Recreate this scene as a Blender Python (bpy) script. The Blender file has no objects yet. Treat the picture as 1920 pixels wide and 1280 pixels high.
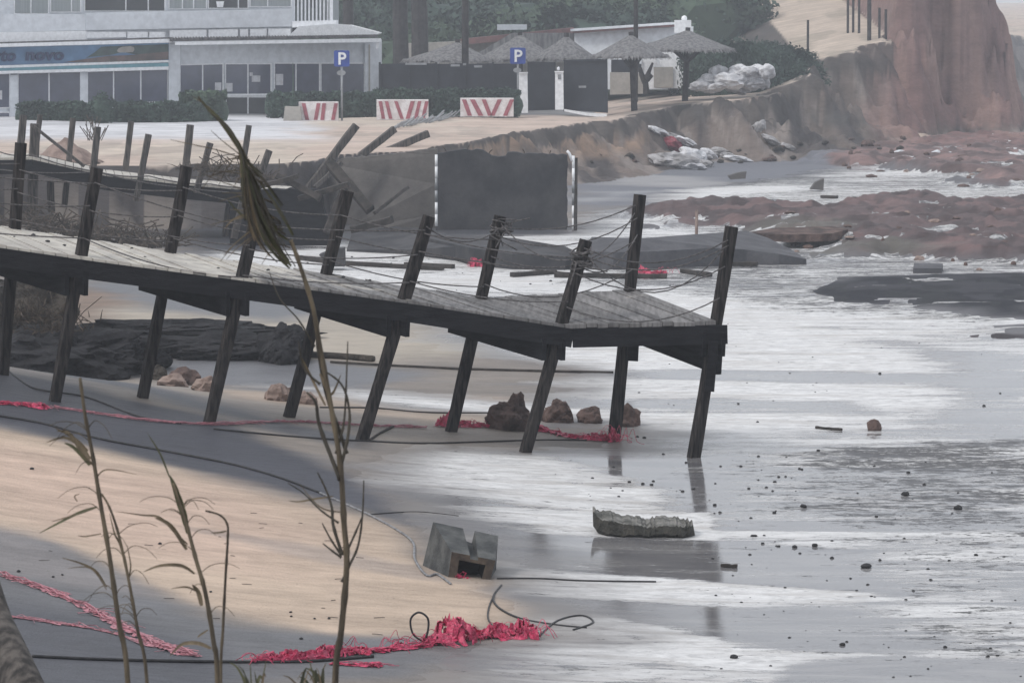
import bpy, math, random
import numpy as np
from mathutils import Vector, Matrix

# ---------------------------------------------------------------- camera, world, light
F = 6125.0            # focal length in pixels of the 1920 px wide photograph
H = 4.63              # camera height over the wet sand
A = math.atan(590.0 / F)
sc = bpy.context.scene
cam = bpy.data.cameras.new("camera"); camo = bpy.data.objects.new("camera", cam)
sc.collection.objects.link(camo)
cam.sensor_width = 36; cam.lens = 36 * F / 1920
camo.location = (0, 0, H); camo.rotation_euler = (math.pi / 2 - A, 0, 0)
cam.clip_start = 0.5; cam.clip_end = 5000
cam.dof.use_dof = True; cam.dof.focus_distance = 36; cam.dof.aperture_fstop = 26
sc.camera = camo
sc.render.resolution_x = 1024; sc.render.resolution_y = 682

SUN_EL, SUN_AZ = math.radians(48), math.radians(-122)   # azimuth measured from +Y towards +X
w = bpy.data.worlds.new("World"); sc.world = w; w.use_nodes = True
nt = w.node_tree; nt.nodes.clear()
def wn(t, **k):
    n = nt.nodes.new(t)
    for a, b in k.items(): setattr(n, a, b)
    return n
sky = wn("ShaderNodeTexSky", sky_type='NISHITA', sun_disc=False)
sky.sun_elevation = SUN_EL; sky.sun_rotation = SUN_AZ; sky.air_density = 1.0; sky.dust_density = 3.0
bg = wn("ShaderNodeBackground"); bg.inputs[1].default_value = 0.10
bg2 = wn("ShaderNodeBackground"); bg2.inputs[1].default_value = 1.0
tc = wn("ShaderNodeTexCoord"); mp = wn("ShaderNodeMapping"); mp.inputs['Scale'].default_value = (1, 1, 4)
nz = wn("ShaderNodeTexNoise"); nz.inputs['Scale'].default_value = 2.2; nz.inputs['Detail'].default_value = 6
cr = wn("ShaderNodeValToRGB")
cr.color_ramp.elements[0].position = .3; cr.color_ramp.elements[0].color = (.70, .74, .80, 1)
cr.color_ramp.elements[1].position = .75; cr.color_ramp.elements[1].color = (.97, .98, 1.0, 1)
mx = wn("ShaderNodeMixShader"); mx.inputs[0].default_value = 0.82
out = wn("ShaderNodeOutputWorld"); L = nt.links.new
L(tc.outputs['Generated'], mp.inputs[0]); L(mp.outputs[0], nz.inputs[0]); L(nz.outputs[0], cr.inputs[0])
L(cr.outputs[0], bg2.inputs[0]); L(sky.outputs[0], bg.inputs[0])
L(bg.outputs[0], mx.inputs[1]); L(bg2.outputs[0], mx.inputs[2]); L(mx.outputs[0], out.inputs[0])

sun = bpy.data.lights.new("sun", 'SUN'); sun.energy = 1.35; sun.angle = math.radians(14); sun.color = (1, .97, .93)
suno = bpy.data.objects.new("sun", sun); sc.collection.objects.link(suno)
sd = Vector((math.sin(SUN_AZ) * math.cos(SUN_EL), math.cos(SUN_AZ) * math.cos(SUN_EL), math.sin(SUN_EL)))
suno.rotation_euler = sd.to_track_quat('Z', 'Y').to_euler()
sc.view_settings.view_transform = 'Standard'; sc.view_settings.look = 'None'
sc.view_settings.exposure = 0.27; sc.view_settings.gamma = 1
sc.cycles.volume_bounces = 1; sc.cycles.max_bounces = 6
HAZE = 0.0013

# ---------------------------------------------------------------- measuring helpers
cA, sA = math.cos(A), math.sin(A)
def ray(px, py):
    x = (px - 960) / F; y = (py - 640) / F
    return Vector((x, cA - y * sA, -sA - y * cA))
def P(px, py, d):
    r = ray(px, py); return Vector((0, 0, H)) + r * (d / r.y)
def G(px, py, z=0.0):
    r = ray(px, py); return Vector((0, 0, H)) + r * ((z - H) / r.z)
def dz(py, z):      # depth of height z seen at row py
    return G(960, py, z).y
R = random.Random(7)

# ---------------------------------------------------------------- numpy noise
def _h(i, j, s):
    n = (i.astype(np.int64) * 374761393 + j.astype(np.int64) * 668265263 + s * 1442695041) & 0x7fffffff
    n = ((n ^ (n >> 13)) * 1274126177) & 0x7fffffff
    return ((n ^ (n >> 16)) & 0xffff) / 65535.0
def vn(x, y, s=0):
    i = np.floor(x); j = np.floor(y); fx = x - i; fy = y - j
    fx = fx * fx * (3 - 2 * fx); fy = fy * fy * (3 - 2 * fy)
    return (_h(i, j, s) * (1 - fx) + _h(i + 1, j, s) * fx) * (1 - fy) + (_h(i, j + 1, s) * (1 - fx) + _h(i + 1, j + 1, s) * fx) * fy
def fbm(x, y, s=0, o=4):
    r = 0; a = .5; t = 0
    for k in range(o):
        r = r + a * vn(x, y, s + k * 17); t += a; a *= .5; x = x * 2.03 + 5.1; y = y * 2.03 + 9.7
    return r / t
def ss(a, b, x):
    t = np.clip((x - a) / (b - a), 0, 1); return t * t * (3 - 2 * t)
def sdpoly(X, Y, poly):
    """signed distance, positive inside (cut off far outside the polygon's box)"""
    xs_ = [p_[0] for p_ in poly]; ys_ = [p_[1] for p_ in poly]; mg = 9
    if X.size > 5000 and len(poly) < 45:
        k_ = (X > min(xs_) - mg) & (X < max(xs_) + mg) & (Y > min(ys_) - mg) & (Y < max(ys_) + mg)
        if k_.sum() < .9 * X.size:
            r_ = np.full(X.shape, -8.0); r_[k_] = sdpoly_(X[k_], Y[k_], poly); return r_
    return sdpoly_(X, Y, poly)
def sdpoly_(X, Y, poly):
    d = np.full(X.shape, 1e9); ins = np.zeros(X.shape, bool); n = len(poly)
    for k in range(n):
        ax, ay = poly[k]; bx, by = poly[(k + 1) % n]
        ex, ey = bx - ax, by - ay; l = ex * ex + ey * ey + 1e-9
        t = np.clip(((X - ax) * ex + (Y - ay) * ey) / l, 0, 1)
        d = np.minimum(d, (X - ax - t * ex) ** 2 + (Y - ay - t * ey) ** 2)
        c = (ay > Y) != (by > Y)
        with np.errstate(divide='ignore', invalid='ignore'):
            xi = ax + (Y - ay) * ex / (ey if abs(ey) > 1e-9 else 1e-9)
        ins ^= c & (X < xi)
    return np.where(ins, np.sqrt(d), -np.sqrt(d))

ZP = 1.5
edge = []          # world edge of the upper ground, from the left round to the far right
for px, dd_ in [(-700, 66), (-300, 71), (0, 74.3), (110, 74.6), (300, 74.9), (430, 74.8), (530, 75.0)]:
    edge.append(((px - 960) / F * dd_, dd_))
for px, py in [(585, 305), (640, 294), (700, 288), (820, 276), (900, 263), (960, 250), (1040, 238), (1120, 228), (1150, 220)]:
    g = G(px, py, ZP); edge.append((g.x, g.y))
edge += [(4.3, 113.5), (5.6, 115.5), (7.2, 116.0), (8.8, 117.5), (10.0, 119.5), (10.9, 124), (11.8, 130), (13.2, 134), (15.2, 137), (16.2, 137.5), (16.6, 141), (18.0, 141.5), (19.3, 143), (20.0, 143.5), (20.9, 147), (22.0, 158), (25.4, 180), (29.5, 200), (35.6, 212), (42, 240), (70, 300), (150, 520), (300, 900)]
plat_poly = edge + [(-900, 900), (-900, 40), (-80, 40)]
# the near dune the reeds grow on is outside the frame; the beach in front of it is the one in view

def zonepoly(pts, z=0.0):
    return [tuple(G(a, b, z)[:2]) for a, b in pts]
RED1 = zonepoly([(1200, 400), (1330, 386), (1500, 398), (1640, 380), (1760, 378), (1840, 390), (1990, 392), (1990, 492), (1760, 490), (1600, 478), (1480, 452), (1400, 438), (1300, 430), (1215, 412)])
RED2 = zonepoly([(1560, 275), (1760, 262), (2000, 258), (2000, 345), (1840, 350), (1760, 330), (1640, 318), (1540, 300)])
DRK1 = zonepoly([(1500, 548), (1570, 522), (1760, 516), (1990, 514), (1990, 606), (1840, 596), (1700, 574), (1560, 568)])
DRK2 = zonepoly([(1775, 640), (1840, 628), (1990, 622), (1990, 668), (1880, 660)])
DRK3 = zonepoly([(1560, 862), (1640, 845), (1800, 838), (1990, 842), (1990, 866), (1780, 866), (1640, 872)])
WASH = zonepoly([(800, 1400), (830, 1260), (900, 1225), (1010, 1195), (945, 1150), (930, 1105), (800, 1062), (765, 1005), (700, 955), (655, 905), (680, 868), (800, 850),
                 (1000, 846), (1150, 838), (1190, 815), (1040, 800), (860, 795), (700, 790), (580, 762), (420, 735), (470, 716), (620, 726), (760, 736), (960, 752), (1060, 700), (900, 670), (800, 640), (740, 606), (800, 575),
                 (640, 548), (480, 540), (330, 512), (330, 478), (520, 462), (700, 445), (900, 438), (1070, 436), (1085, 395), (1200, 386), (1190, 368), (1290, 352), (1400, 340),
                 (1520, 322), (1600, 306), (1700, 296), (1800, 284), (2100, 200), (2900, 90), (9000, 80), (9000, 1900), (760, 1900)])

def height(X, Y):
    X = np.asarray(X, float); Y = np.asarray(Y, float)
    u = np.clip(1.94 - X, 0, 9)
    h = (.0115 * u * u + .01 * u) * (1 - ss(36.5, 43, Y)) * ss(10, 20, Y)
    h = h + .05 * np.clip(-X - 2, 0, 8) / 8 * ss(43, 60, Y)
    wr = 1 - ss(-3, 0, sdpoly(X, Y, WASH) * .0 - (X > 50) * 1.0)
    calm = ss(-1.0, 1.2, sdpoly(X, Y, WASH))
    h = h + (fbm(X / 2.3, Y / 2.3, 3) - .5) * .10 * (1 - calm) * ss(40, 46, Y) + (fbm(X / 1.1, Y / 2.2, 5) - .5) * .03 * (1 - calm)
    h = h + 2.4 * (1 - ss(8.5, 13.5, Y))
    # raised mud banks
    for pl, hh, c, s in ((RED1, .36, 1.6, 31), (RED2, .38, 2.2, 37), (DRK1, .10, 3, 41), (DRK2, .06, 2, 43)):
        sdv = sdpoly(X, Y, pl); sdv = sdv + (fbm(X / c, Y / c, s) - .5) * 3 * (min(c, 2) if c < 3 else .5)
        h = h + hh * ss(-.6, 1.2, sdv) * (.35 + 1.1 * fbm(X / (c * .35), Y / (c * .35), s + 2) ** 1.3)
    # upper ground and cliffs
    wx = (fbm(X / 3.1, Y / 3.1, 11) - .5) * 2.6 + (fbm(X / .7, Y / .7, 13) - .5) * .7
    warp = ss(100, 118, Y) * 1.5 + .28
    sd = sdpoly(X, Y, plat_poly) + wx * warp
    zt = np.interp(X, [3.2, 4.6, 6.9, 9.4, 10.8, 12.1, 14.5, 16.2, 17.1, 20.6, 22.3, 24, 34, 60], [1.5, 1.72, 1.98, 2.15, 2.6, 3.3, 3.75, 3.95, 8.2, 8.4, 5.2, 4.1, 3.2, 3.6])
    zt = np.where(Y < 104, 1.5, zt) + (ss(104, 112, Y) * 0)
    zt = zt + np.maximum(0, Y - 137) * .085 * (1 - ss(15.8, 17.5, X)) + np.maximum(0, Y - 137) * .01
    zt = zt + (fbm(X / 4, Y / 4, 21) - .5) * .16 + (fbm(X / .8, Y / .8, 22) - .5) * .05
    w_ = np.interp(X, [-2, 1, 4, 9, 13, 16, 18, 24, 40], [.7, 1.6, 2.9, 3.8, 4.0, 3.8, 2.4, 2.5, 12]) * np.where(Y < 95, .45, 1)
    t = np.clip((sd + w_) / w_, 0, 1)
    # gullies on the slope
    gul = (fbm(X / 1.5 + Y / 6.0 + sd * .25, Y / 9.0, 51) - .5) * 1.3 + (fbm(X / .45 + Y / 4, Y / 5.0, 53) - .5) * .35
    prof = np.where(Y > 98, t ** 1.5 * .75 + .25 * ss(.55, .95, t), ss(0, 1, t))
    slope = prof * (zt) + gul * np.interp(X, [3, 7], [.9, 2.5]) * np.clip(prof * (1 - t) * 4, 0, 1) * ss(100, 110, Y) + (fbm(X / .55, Y / .7 + t * 3, 57, 3) - .5) * .75 * np.clip(t * (1 - t) * 5, 0, 1) * ss(84, 100, Y)
    global CT
    CT = t
    h = np.where(t > 0, np.maximum(h * (1 - t), 0) + slope, h)
    return h
def hz(x, y): return float(height(np.array([x]), np.array([y]))[0])
def ground(px, py, z=0.0):
    for k in range(7):
        g = G(px, py, z); z = z * .35 + hz(g.x, g.y) * .65
    g = G(px, py, z); g.z = hz(g.x, g.y); return g

# ---------------------------------------------------------------- node material helpers
def newmat(name):
    m = bpy.data.materials.new(name); m.use_nodes = True; m.node_tree.nodes.clear(); return m
class NT:
    def __init__(s, m): s.t = m.node_tree
    def n(s, typ, **k):
        nn = s.t.nodes.new(typ)
        ins = k.pop('ins', {})
        for a, b in k.items(): setattr(nn, a, b)
        for a, b in ins.items():
            if isinstance(b, bpy.types.NodeSocket): s.t.links.new(b, nn.inputs[a])
            else: nn.inputs[a].default_value = b
        return nn
    def math(s, op, a, b=0.0, clamp=False):
        nn = s.t.nodes.new("ShaderNodeMath"); nn.operation = op; nn.use_clamp = clamp
        for i, v in enumerate((a, b)):
            if isinstance(v, bpy.types.NodeSocket): s.t.links.new(v, nn.inputs[i])
            else: nn.inputs[i].default_value = v
        return nn.outputs[0]
    def mix(s, f, a, b, mode='MIX'):
        nn = s.t.nodes.new("ShaderNodeMix"); nn.data_type = 'RGBA'; nn.blend_type = mode
        for i, v in ((0, f), (6, a), (7, b)):
            if isinstance(v, bpy.types.NodeSocket): s.t.links.new(v, nn.inputs[i])
            else: nn.inputs[i].default_value = v if i == 0 or len(v) == 4 else (*v, 1)
        return nn.outputs[2]
    def noise(s, scale, detail=5, vec=None, stretch=None, rough=.55, dist=0):
        if vec is None: vec = s.n("ShaderNodeTexCoord").outputs['Object']
        if stretch:
            mpn = s.n("ShaderNodeMapping"); mpn.inputs['Scale'].default_value = stretch; s.t.links.new(vec, mpn.inputs[0]); vec = mpn.outputs[0]
        nn = s.n("ShaderNodeTexNoise", ins={'Vector': vec, 'Scale': scale, 'Detail': detail, 'Roughness': rough, 'Distortion': dist})
        return nn.outputs[0]
    def ramp(s, f, a, b):      # linear remap clamp
        nn = s.n("ShaderNodeMapRange", ins={'Value': f, 'From Min': a, 'From Max': b}); nn.interpolation_type = 'SMOOTHSTEP'
        return nn.outputs[0]

def mat(name, col, col2=None, rough=.8, scale=8, bump=.3, bscale=None, stretch=None, spec=.3, metal=0, bdist=.02, lo=.35, hi=.65, vec='Object'):
    m = newmat(name); q = NT(m)
    v = q.n("ShaderNodeTexCoord").outputs[vec]
    n1 = q.noise(scale, 6, v, stretch)
    if col2 is None: col2 = tuple(c * .62 for c in col)
    c = q.mix(q.ramp(n1, lo, hi), col, col2)
    n3 = q.noise(scale * 7, 3, v, stretch)
    c = q.mix(q.ramp(n3, .2, .8), c, q.mix(1.0, c, (.78, .78, .78), 'MULTIPLY'))
    n2 = q.noise(bscale or scale * 4, 6, v, stretch)
    b = q.n("ShaderNodeBump", ins={'Height': n2, 'Strength': bump, 'Distance': bdist})
    r = q.n("ShaderNodeMapRange", ins={'Value': n1, 'To Min': rough * .85, 'To Max': min(1, rough * 1.15)}).outputs[0]
    p = q.n("ShaderNodeBsdfPrincipled", ins={'Base Color': c, 'Roughness': r, 'Metallic': metal, 'Specular IOR Level': spec, 'Normal': b.outputs[0]})
    o = q.n("ShaderNodeOutputMaterial", ins={'Surface': p.outputs[0]})
    return m
def addwear(): pass

M = {}
M['post'] = mat('weathered_post_wood', (.058, .051, .048), (.011, .010, .011), .8, 5, .5, 30, (6, 6, .6), .08)
M['postpale'] = mat('grey_post_wood', (.13, .115, .105), (.04, .037, .036), .8, 5, .5, 30, (6, 6, .6), .25)
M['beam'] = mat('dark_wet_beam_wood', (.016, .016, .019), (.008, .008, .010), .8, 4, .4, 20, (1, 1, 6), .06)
M['plankdark'] = mat('driftwood', (.06, .05, .045), (.025, .022, .02), .8, 6, .6)
M['rope'] = mat('rope_fibre', (.15, .14, .14), (.06, .055, .055), .9, 30, .5)
M['cable'] = mat('black_cable', (.035, .033, .035), (.015, .015, .017), .5, 20, .2)
M['cablepale'] = mat('pale_rope', (.30, .30, .31), (.15, .15, .16), .7, 20, .3)
M['concrete'] = mat('cast_concrete', (.115, .118, .115), (.055, .058, .06), .85, 5, .5, 40)
M['concretedark'] = mat('wet_dark_concrete', (.062, .060, .064), (.030, .031, .036), .8, 1.3, .4, 18)
M['concretemid'] = mat('grey_concrete_wall', (.135, .125, .118), (.08, .075, .073), .9, .8, .5, 14)
M['rust'] = mat('rust_stained_concrete', (.10, .075, .055), (.05, .04, .035), .9, 8, .4)
M['hole'] = mat('near_black_recess', (.012, .012, .013), None, .9)  # near-black colour for the inner faces of the block's hollow
M['rock'] = mat('brown_clay_rock', (.165, .112, .097), (.055, .04, .037), .9, 3, 1.0, 14, None, .2, 0, .05)
M['rockpale'] = mat('pale_clay_rock', (.33, .25, .215), (.20, .145, .125), .9, 4, .8, 16, None, .2, 0, .04)
M['slab'] = mat('rough_mortar_slab', (.30, .29, .27), (.10, .10, .09), .9, 9, 1.0, 40, None, .3, 0, .04)
M['slabdark'] = mat('rough_mortar_slab_side', (.07, .065, .055), (.035, .035, .03), .9, 9, 1.0, 40, None, .3, 0, .04)
M['pebble'] = mat('dark_pebble', (.035, .034, .036), (.018, .018, .02), .7, 20, .4)
M['earth'] = mat('dark_peaty_earth', (.034, .033, .036), (.018, .018, .02), .95, 1.6, 1.0, 7, None, .15, 0, .12)
M['earthbr'] = mat('brown_root_earth', (.085, .072, .06), (.03, .028, .026), .95, 2.5, 1.0, 9, None, .15, 0, .12)
M['white'] = mat('white_render', (.72, .75, .79), (.69, .72, .76), .7, .6, .05, None, None, .3)
M['whitebright'] = mat('white_paint', (.92, .93, .95), (.89, .90, .92), .5, 1.2, .05)
M['cream'] = mat('cream_render', (.45, .42, .38), (.36, .34, .31), .8, 1, .1)
M['glass'] = mat('window_glass', (.10, .11, .155), (.065, .072, .105), .12, .5, .02, None, None, .6)
M['glassdark'] = mat('dark_window_glass', (.045, .05, .055), (.025, .03, .035), .15, .5, .02, None, None, .5)
M['curtain'] = mat('grey_window_blind', (.36, .39, .40), (.28, .31, .32), .8, 3, .1, None, (12, 1, .1))
M['tile'] = mat('roof_tile_edge', (.16, .15, .15), (.07, .07, .075), .8, 6, .5)
M['tilewhite'] = mat('whitewashed_roof', (.92, .93, .94), (.82, .83, .84), .7, 3, .3)
M['tilered'] = mat('red_roof_tile', (.26, .13, .12), (.18, .10, .10), .8, 4, .5)
M['signblue'] = mat('fascia_blue', (.16, .30, .48), (.11, .21, .36), .5, .5, .02)
M['signink'] = mat('fascia_letter_blue', (.03, .055, .15), None, .5)
M['signgreen'] = mat('fascia_picture_green', (.07, .11, .10), (.05, .07, .075), .6, 3, .02)
M['signbrown'] = mat('fascia_picture_brown', (.17, .12, .11), (.10, .085, .08), .6, 3, .02)
M['teal'] = mat('teal_stripe', (.16, .36, .42), (.14, .30, .36), .5, 1, .02)
M['black'] = mat('black_fence_paint', (.022, .026, .036), (.014, .017, .024), .5, 2, .1)
M['pblue'] = mat('parking_sign_blue', (.03, .07, .32), (.025, .06, .28), .4, 2, .02)
M['pwhite'] = mat('sign_white', (.8, .82, .85), (.75, .77, .8), .4, 2, .02)
M['galv'] = mat('galvanised_steel', (.32, .33, .35), (.24, .25, .26), .5, 4, .1, None, None, .5, .3)
M['barwhite'] = mat('barrier_white_plastic', (.80, .77, .77), (.62, .57, .56), .5, 4, .1)
M['barred'] = mat('barrier_red_paint', (.42, .13, .16), (.28, .09, .11), .5, 6, .1)
M['thatch'] = mat('grey_thatch', (.34, .335, .34), (.19, .185, .19), .95, 3, 1.0, 12, (3, 3, .5), .1, 0, .1)
M['sack'] = mat('white_geotextile', (.78, .78, .80), (.45, .45, .47), .8, 1.5, .8, 5, None, .2, 0, .1)
M['sackgrey'] = mat('muddy_geotextile', (.48, .47, .48), (.26, .25, .25), .85, 2, .8, 5, None, .2, 0, .1)
M['sackred'] = mat('red_tarpaulin', (.34, .05, .07), (.18, .03, .05), .5, 2, .5)
M['pink'] = mat('red_plastic_mesh', (.68, .05, .14), (.34, .02, .07), .32, 25, .5, 60, None, .6)
M['pinkpale'] = mat('faded_pink_plastic_mesh', (.55, .22, .26), (.33, .14, .17), .4, 25, .5, 60, None, .5)
M['reed'] = mat('dry_reed_stem', (.17, .135, .09), (.055, .045, .034), .7, 25, .3, None, (1, 1, .2))
M['reedgrey'] = mat('grey_reed_stem', (.085, .075, .06), (.04, .036, .03), .7, 25, .3, None, (1, 1, .2))
M['leafolive'] = mat('olive_reed_leaf', (.115, .115, .062), (.055, .057, .036), .6, 12, .3, None, (1, 1, .3))
M['leafdry'] = mat('dry_reed_leaf', (.21, .165, .11), (.10, .08, .055), .75, 14, .3, None, (1, 1, .3))
M['bush'] = mat('bush_leaf', (.065, .105, .062), (.030, .052, .036), .75, .9, .1)
M['bushdark'] = mat('dark_bush_leaf', (.045, .080, .058), (.020, .036, .030), .75, .9, .1)
M['trunk'] = mat('dark_bark', (.055, .05, .05), (.028, .026, .027), .9, 5, .8)
M['brush'] = mat('dry_brushwood', (.12, .095, .075), (.045, .038, .033), .9, 8, .4)
M['paper'] = mat('paper_notice', (.62, .63, .66), (.5, .5, .52), .8, 6, .05)
M['asphaltslab'] = mat('broken_asphalt', (.105, .105, .115), (.07, .07, .078), .85, 2, .5, 25)

# deck boards: grey timber under blown sand
def deckmat(name, x0, x1):
    m = newmat(name); q = NT(m)
    v = q.n("ShaderNodeNewGeometry").outputs['Position']
    sx = q.n("ShaderNodeSeparateXYZ", ins={0: v}).outputs[0]
    wood = q.mix(q.ramp(q.noise(2.5, 6, v, (9, 1.2, 1)), .35, .7), (.185, .178, .176), (.10, .096, .096))
    isl = q.n('ShaderNodeNewGeometry').outputs['Random Per Island']; iv = q.math('ADD', .72, q.math('MULTIPLY', isl, .55)); wood = q.mix(1.0, wood, q.n('ShaderNodeCombineColor', ins={0: iv, 1: iv, 2: iv}).outputs[0], 'MULTIPLY')
    sand = q.mix(q.ramp(q.noise(5, 5, v), .3, .7), (.54, .51, .455), (.38, .355, .325))
    nn = q.noise(1.3, 6, v, (1, 2.2, 1), .65)
    f = q.math('ADD', q.n("ShaderNodeMapRange", ins={'Value': sx, 'From Min': x0, 'From Max': x1, 'To Min': .62, 'To Max': -.42}).outputs[0], q.math('MULTIPLY', q.math('SUBTRACT', nn, .5), 2.4))
    f = q.ramp(f, -.1, .35)
    c = q.mix(f, wood, sand)
    b = q.n("ShaderNodeBump", ins={'Height': q.noise(40, 4, v), 'Strength': .4, 'Distance': .01})
    p = q.n("ShaderNodeBsdfPrincipled", ins={'Base Color': c, 'Roughness': .7, 'Specular IOR Level': .3, 'Normal': b.outputs[0]})
    q.n("ShaderNodeOutputMaterial", ins={'Surface': p.outputs[0]}); return m
M['deck'] = deckmat('sandy_deck_boards', -4.0, -.6)
M['deckback'] = deckmat('far_deck_boards', -7, 3)

# ---------------------------------------------------------------- mesh builder
class MB:
    def __init__(s): s.v = []; s.f = []; s.mi = []
    def add(s, vs, fs, mi=0):
        o = len(s.v); s.v += [tuple(v) for v in vs]; s.f += [tuple(i + o for i in f) for f in fs]; s.mi += [mi] * len(fs)
    def box(s, c, sz, mi=0, rz=0):
        x, y, z = (k / 2 for k in sz); ca, sa = math.cos(rz), math.sin(rz)
        vs = [(c[0] + a * x * ca - b * y * sa, c[1] + a * x * sa + b * y * ca, c[2] + d * z) for d in (-1, 1) for a, b in ((-1, -1), (1, -1), (1, 1), (-1, 1))]
        s.add(vs, [(3, 2, 1, 0), (4, 5, 6, 7), (0, 1, 5, 4), (1, 2, 6, 5), (2, 3, 7, 6), (3, 0, 4, 7)], mi)
    def beam(s, a, b, w, h, mi=0, ref=(0, 0, 1), bev=0.0, rnd=None):
        a = Vector(a); b = Vector(b); d = (b - a).normalized(); ref = Vector(ref)
        x = d.cross(ref); x = x.normalized() if x.length > 1e-4 else Vector((1, 0, 0)); y = x.cross(d).normalized()
        prof = [(-1, -1), (1, -1), (1, 1), (-1, 1)]
        if bev:
            e = 1 - bev; prof = [(-e, -1), (e, -1), (1, -e), (1, e), (e, 1), (-e, 1), (-1, e), (-1, -e)]
        n = len(prof); segs = 6 if rnd else 1; vs = []
        for k in range(segs + 1):
            t = k / segs; c = a.lerp(b, t)
            if rnd: c = c + x * R.uniform(-rnd, rnd) + y * R.uniform(-rnd, rnd)
            sc_ = 1 + (R.uniform(-.06, .06) if rnd else 0)
            for p in prof: vs.append(c + x * (p[0] * w / 2 * sc_) + y * (p[1] * h / 2 * sc_))
        fs = [tuple(range(n))[::-1], tuple(range(segs * n, segs * n + n))]
        for k in range(segs):
            for i in range(n): j = (i + 1) % n; fs.append((k * n + i, k * n + j, k * n + n + j, k * n + n + i))
        s.add(vs, fs, mi)
    def tube(s, pts, r, mi=0, n=6):
        pts = [Vector(p) for p in pts]; m = len(pts)
        rs = r if isinstance(r, (list, tuple)) else [r] * m
        vs = []; prev = None
        for k in range(m):
            d = (pts[min(k + 1, m - 1)] - pts[max(k - 1, 0)])
            d = d.normalized() if d.length > 1e-7 else Vector((0, 0, 1))
            if prev is None:
                x = d.orthogonal().normalized()
            else:
                x = prev - d * prev.dot(d); x = x.normalized() if x.length > 1e-5 else d.orthogonal().normalized()
            prev = x; y = d.cross(x)
            for i in range(n):
                t = 2 * math.pi * i / n; vs.append(pts[k] + (x * math.cos(t) + y * math.sin(t)) * rs[k])
        fs = [tuple(range(n))[::-1], tuple(range((m - 1) * n, m * n))]
        for k in range(m - 1):
            for i in range(n): j = (i + 1) % n; fs.append((k * n + i, k * n + j, k * n + n + j, k * n + n + i))
        s.add(vs, fs, mi)
    def poly(s, pts, depth, mi=0):
        """front polygon pts (seen anticlockwise or clockwise), extruded by +depth in Y"""
        n = len(pts); pts = [Vector(p) for p in pts]
        vs = pts + [p + Vector((0, depth, 0)) for p in pts]
        fs = [tuple(range(n)), tuple(range(n, 2 * n))[::-1]] + [(i, i + n, (i + 1) % n + n, (i + 1) % n) for i in range(n)]
        s.add(vs, fs, mi)
    def rock(s, c, sz, mi=0, seed=0, sub=3, amp=.28, rz=0, flat=True):
        vs, fs = ico(sub); rr = random.Random(seed); o = [rr.uniform(0, 50) for _ in range(3)]
        V = np.array(vs); n1 = fbm(V[:, 0] * 1.3 + o[0] + V[:, 2] * .8, V[:, 1] * 1.3 + o[1] + V[:, 2] * 1.1, seed) - .5
        n2 = fbm(V[:, 0] * 3.5 + o[1] - V[:, 2] * 2.8, V[:, 1] * 3.5 + o[2] + V[:, 2] * 3.1, seed + 5) - .5
        n3 = np.abs(fbm(V[:, 0] * 2.2 + V[:, 2] + o[2], V[:, 1] * 2.2 - V[:, 2] + o[0], seed + 9, 3) - .5)
        k = 1 + amp * 2.4 * n1 + amp * 1.5 * n2 - amp * 1.3 * n3; V = V * k[:, None]
        if flat: V[:, 2] = np.maximum(V[:, 2], -.45)
        V = V * np.array(sz) / 2; ca, sa = math.cos(rz), math.sin(rz)
        X = V[:, 0] * ca - V[:, 1] * sa + c[0]; Y = V[:, 0] * sa + V[:, 1] * ca + c[1]; Z = V[:, 2] + c[2]
        s.add(list(zip(X.tolist(), Y.tolist(), Z.tolist())), fs, mi)
    def build(s, name, mats, parent=None, smooth=False, loc=None):
        me = bpy.data.meshes.new(name); vs = s.v
        if loc is not None: vs = [(v[0] - loc[0], v[1] - loc[1], v[2] - loc[2]) for v in vs]
        me.from_pydata(vs, [], s.f)
        if not isinstance(mats, (list, tuple)): mats = [mats]
        for m_ in mats: me.materials.append(m_)
        me.polygons.foreach_set('material_index', s.mi)
        if smooth: me.polygons.foreach_set('use_smooth', [True] * len(s.f))
        me.update()
        o = bpy.data.objects.new(name, me); sc.collection.objects.link(o)
        if loc is not None: o.location = loc
        if parent: o.parent = parent; o.matrix_parent_inverse = Matrix.Translation(-parent.location)
        return o
_ico = {}
def ico(sub):
    if sub in _ico: return _ico[sub]
    import bmesh
    bm = bmesh.new(); bmesh.ops.create_icosphere(bm, subdivisions=sub, radius=1)
    r = ([tuple(v.co) for v in bm.verts], [tuple(v.index for v in f.verts) for f in bm.faces]); bm.free(); _ico[sub] = r; return r
def tag(o, label=None, cat=None, group=None, kind=None):
    if label: o['label'] = label
    if cat: o['category'] = cat
    if group: o['group'] = group
    if kind: o['kind'] = kind
    return o
def empty(name, loc, label=None, cat=None, group=None):
    o = bpy.data.objects.new(name, None); o.location = loc; o.empty_display_size = .2; sc.collection.objects.link(o)
    return tag(o, label, cat, group)
def smoothpath(pts, n=6):
    pts = [Vector(p) for p in pts]; out_ = []
    for i in range(len(pts) - 1):
        p0 = pts[max(i - 1, 0)]; p1 = pts[i]; p2 = pts[i + 1]; p3 = pts[min(i + 2, len(pts) - 1)]
        for k in range(n):
            t = k / n
            out_.append(.5 * ((2 * p1) + (p2 - p0) * t + (2 * p0 - 5 * p1 + 4 * p2 - p3) * t * t + (3 * p1 - p0 - 3 * p2 + p3) * t ** 3))
    out_.append(pts[-1]); return out_

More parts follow.
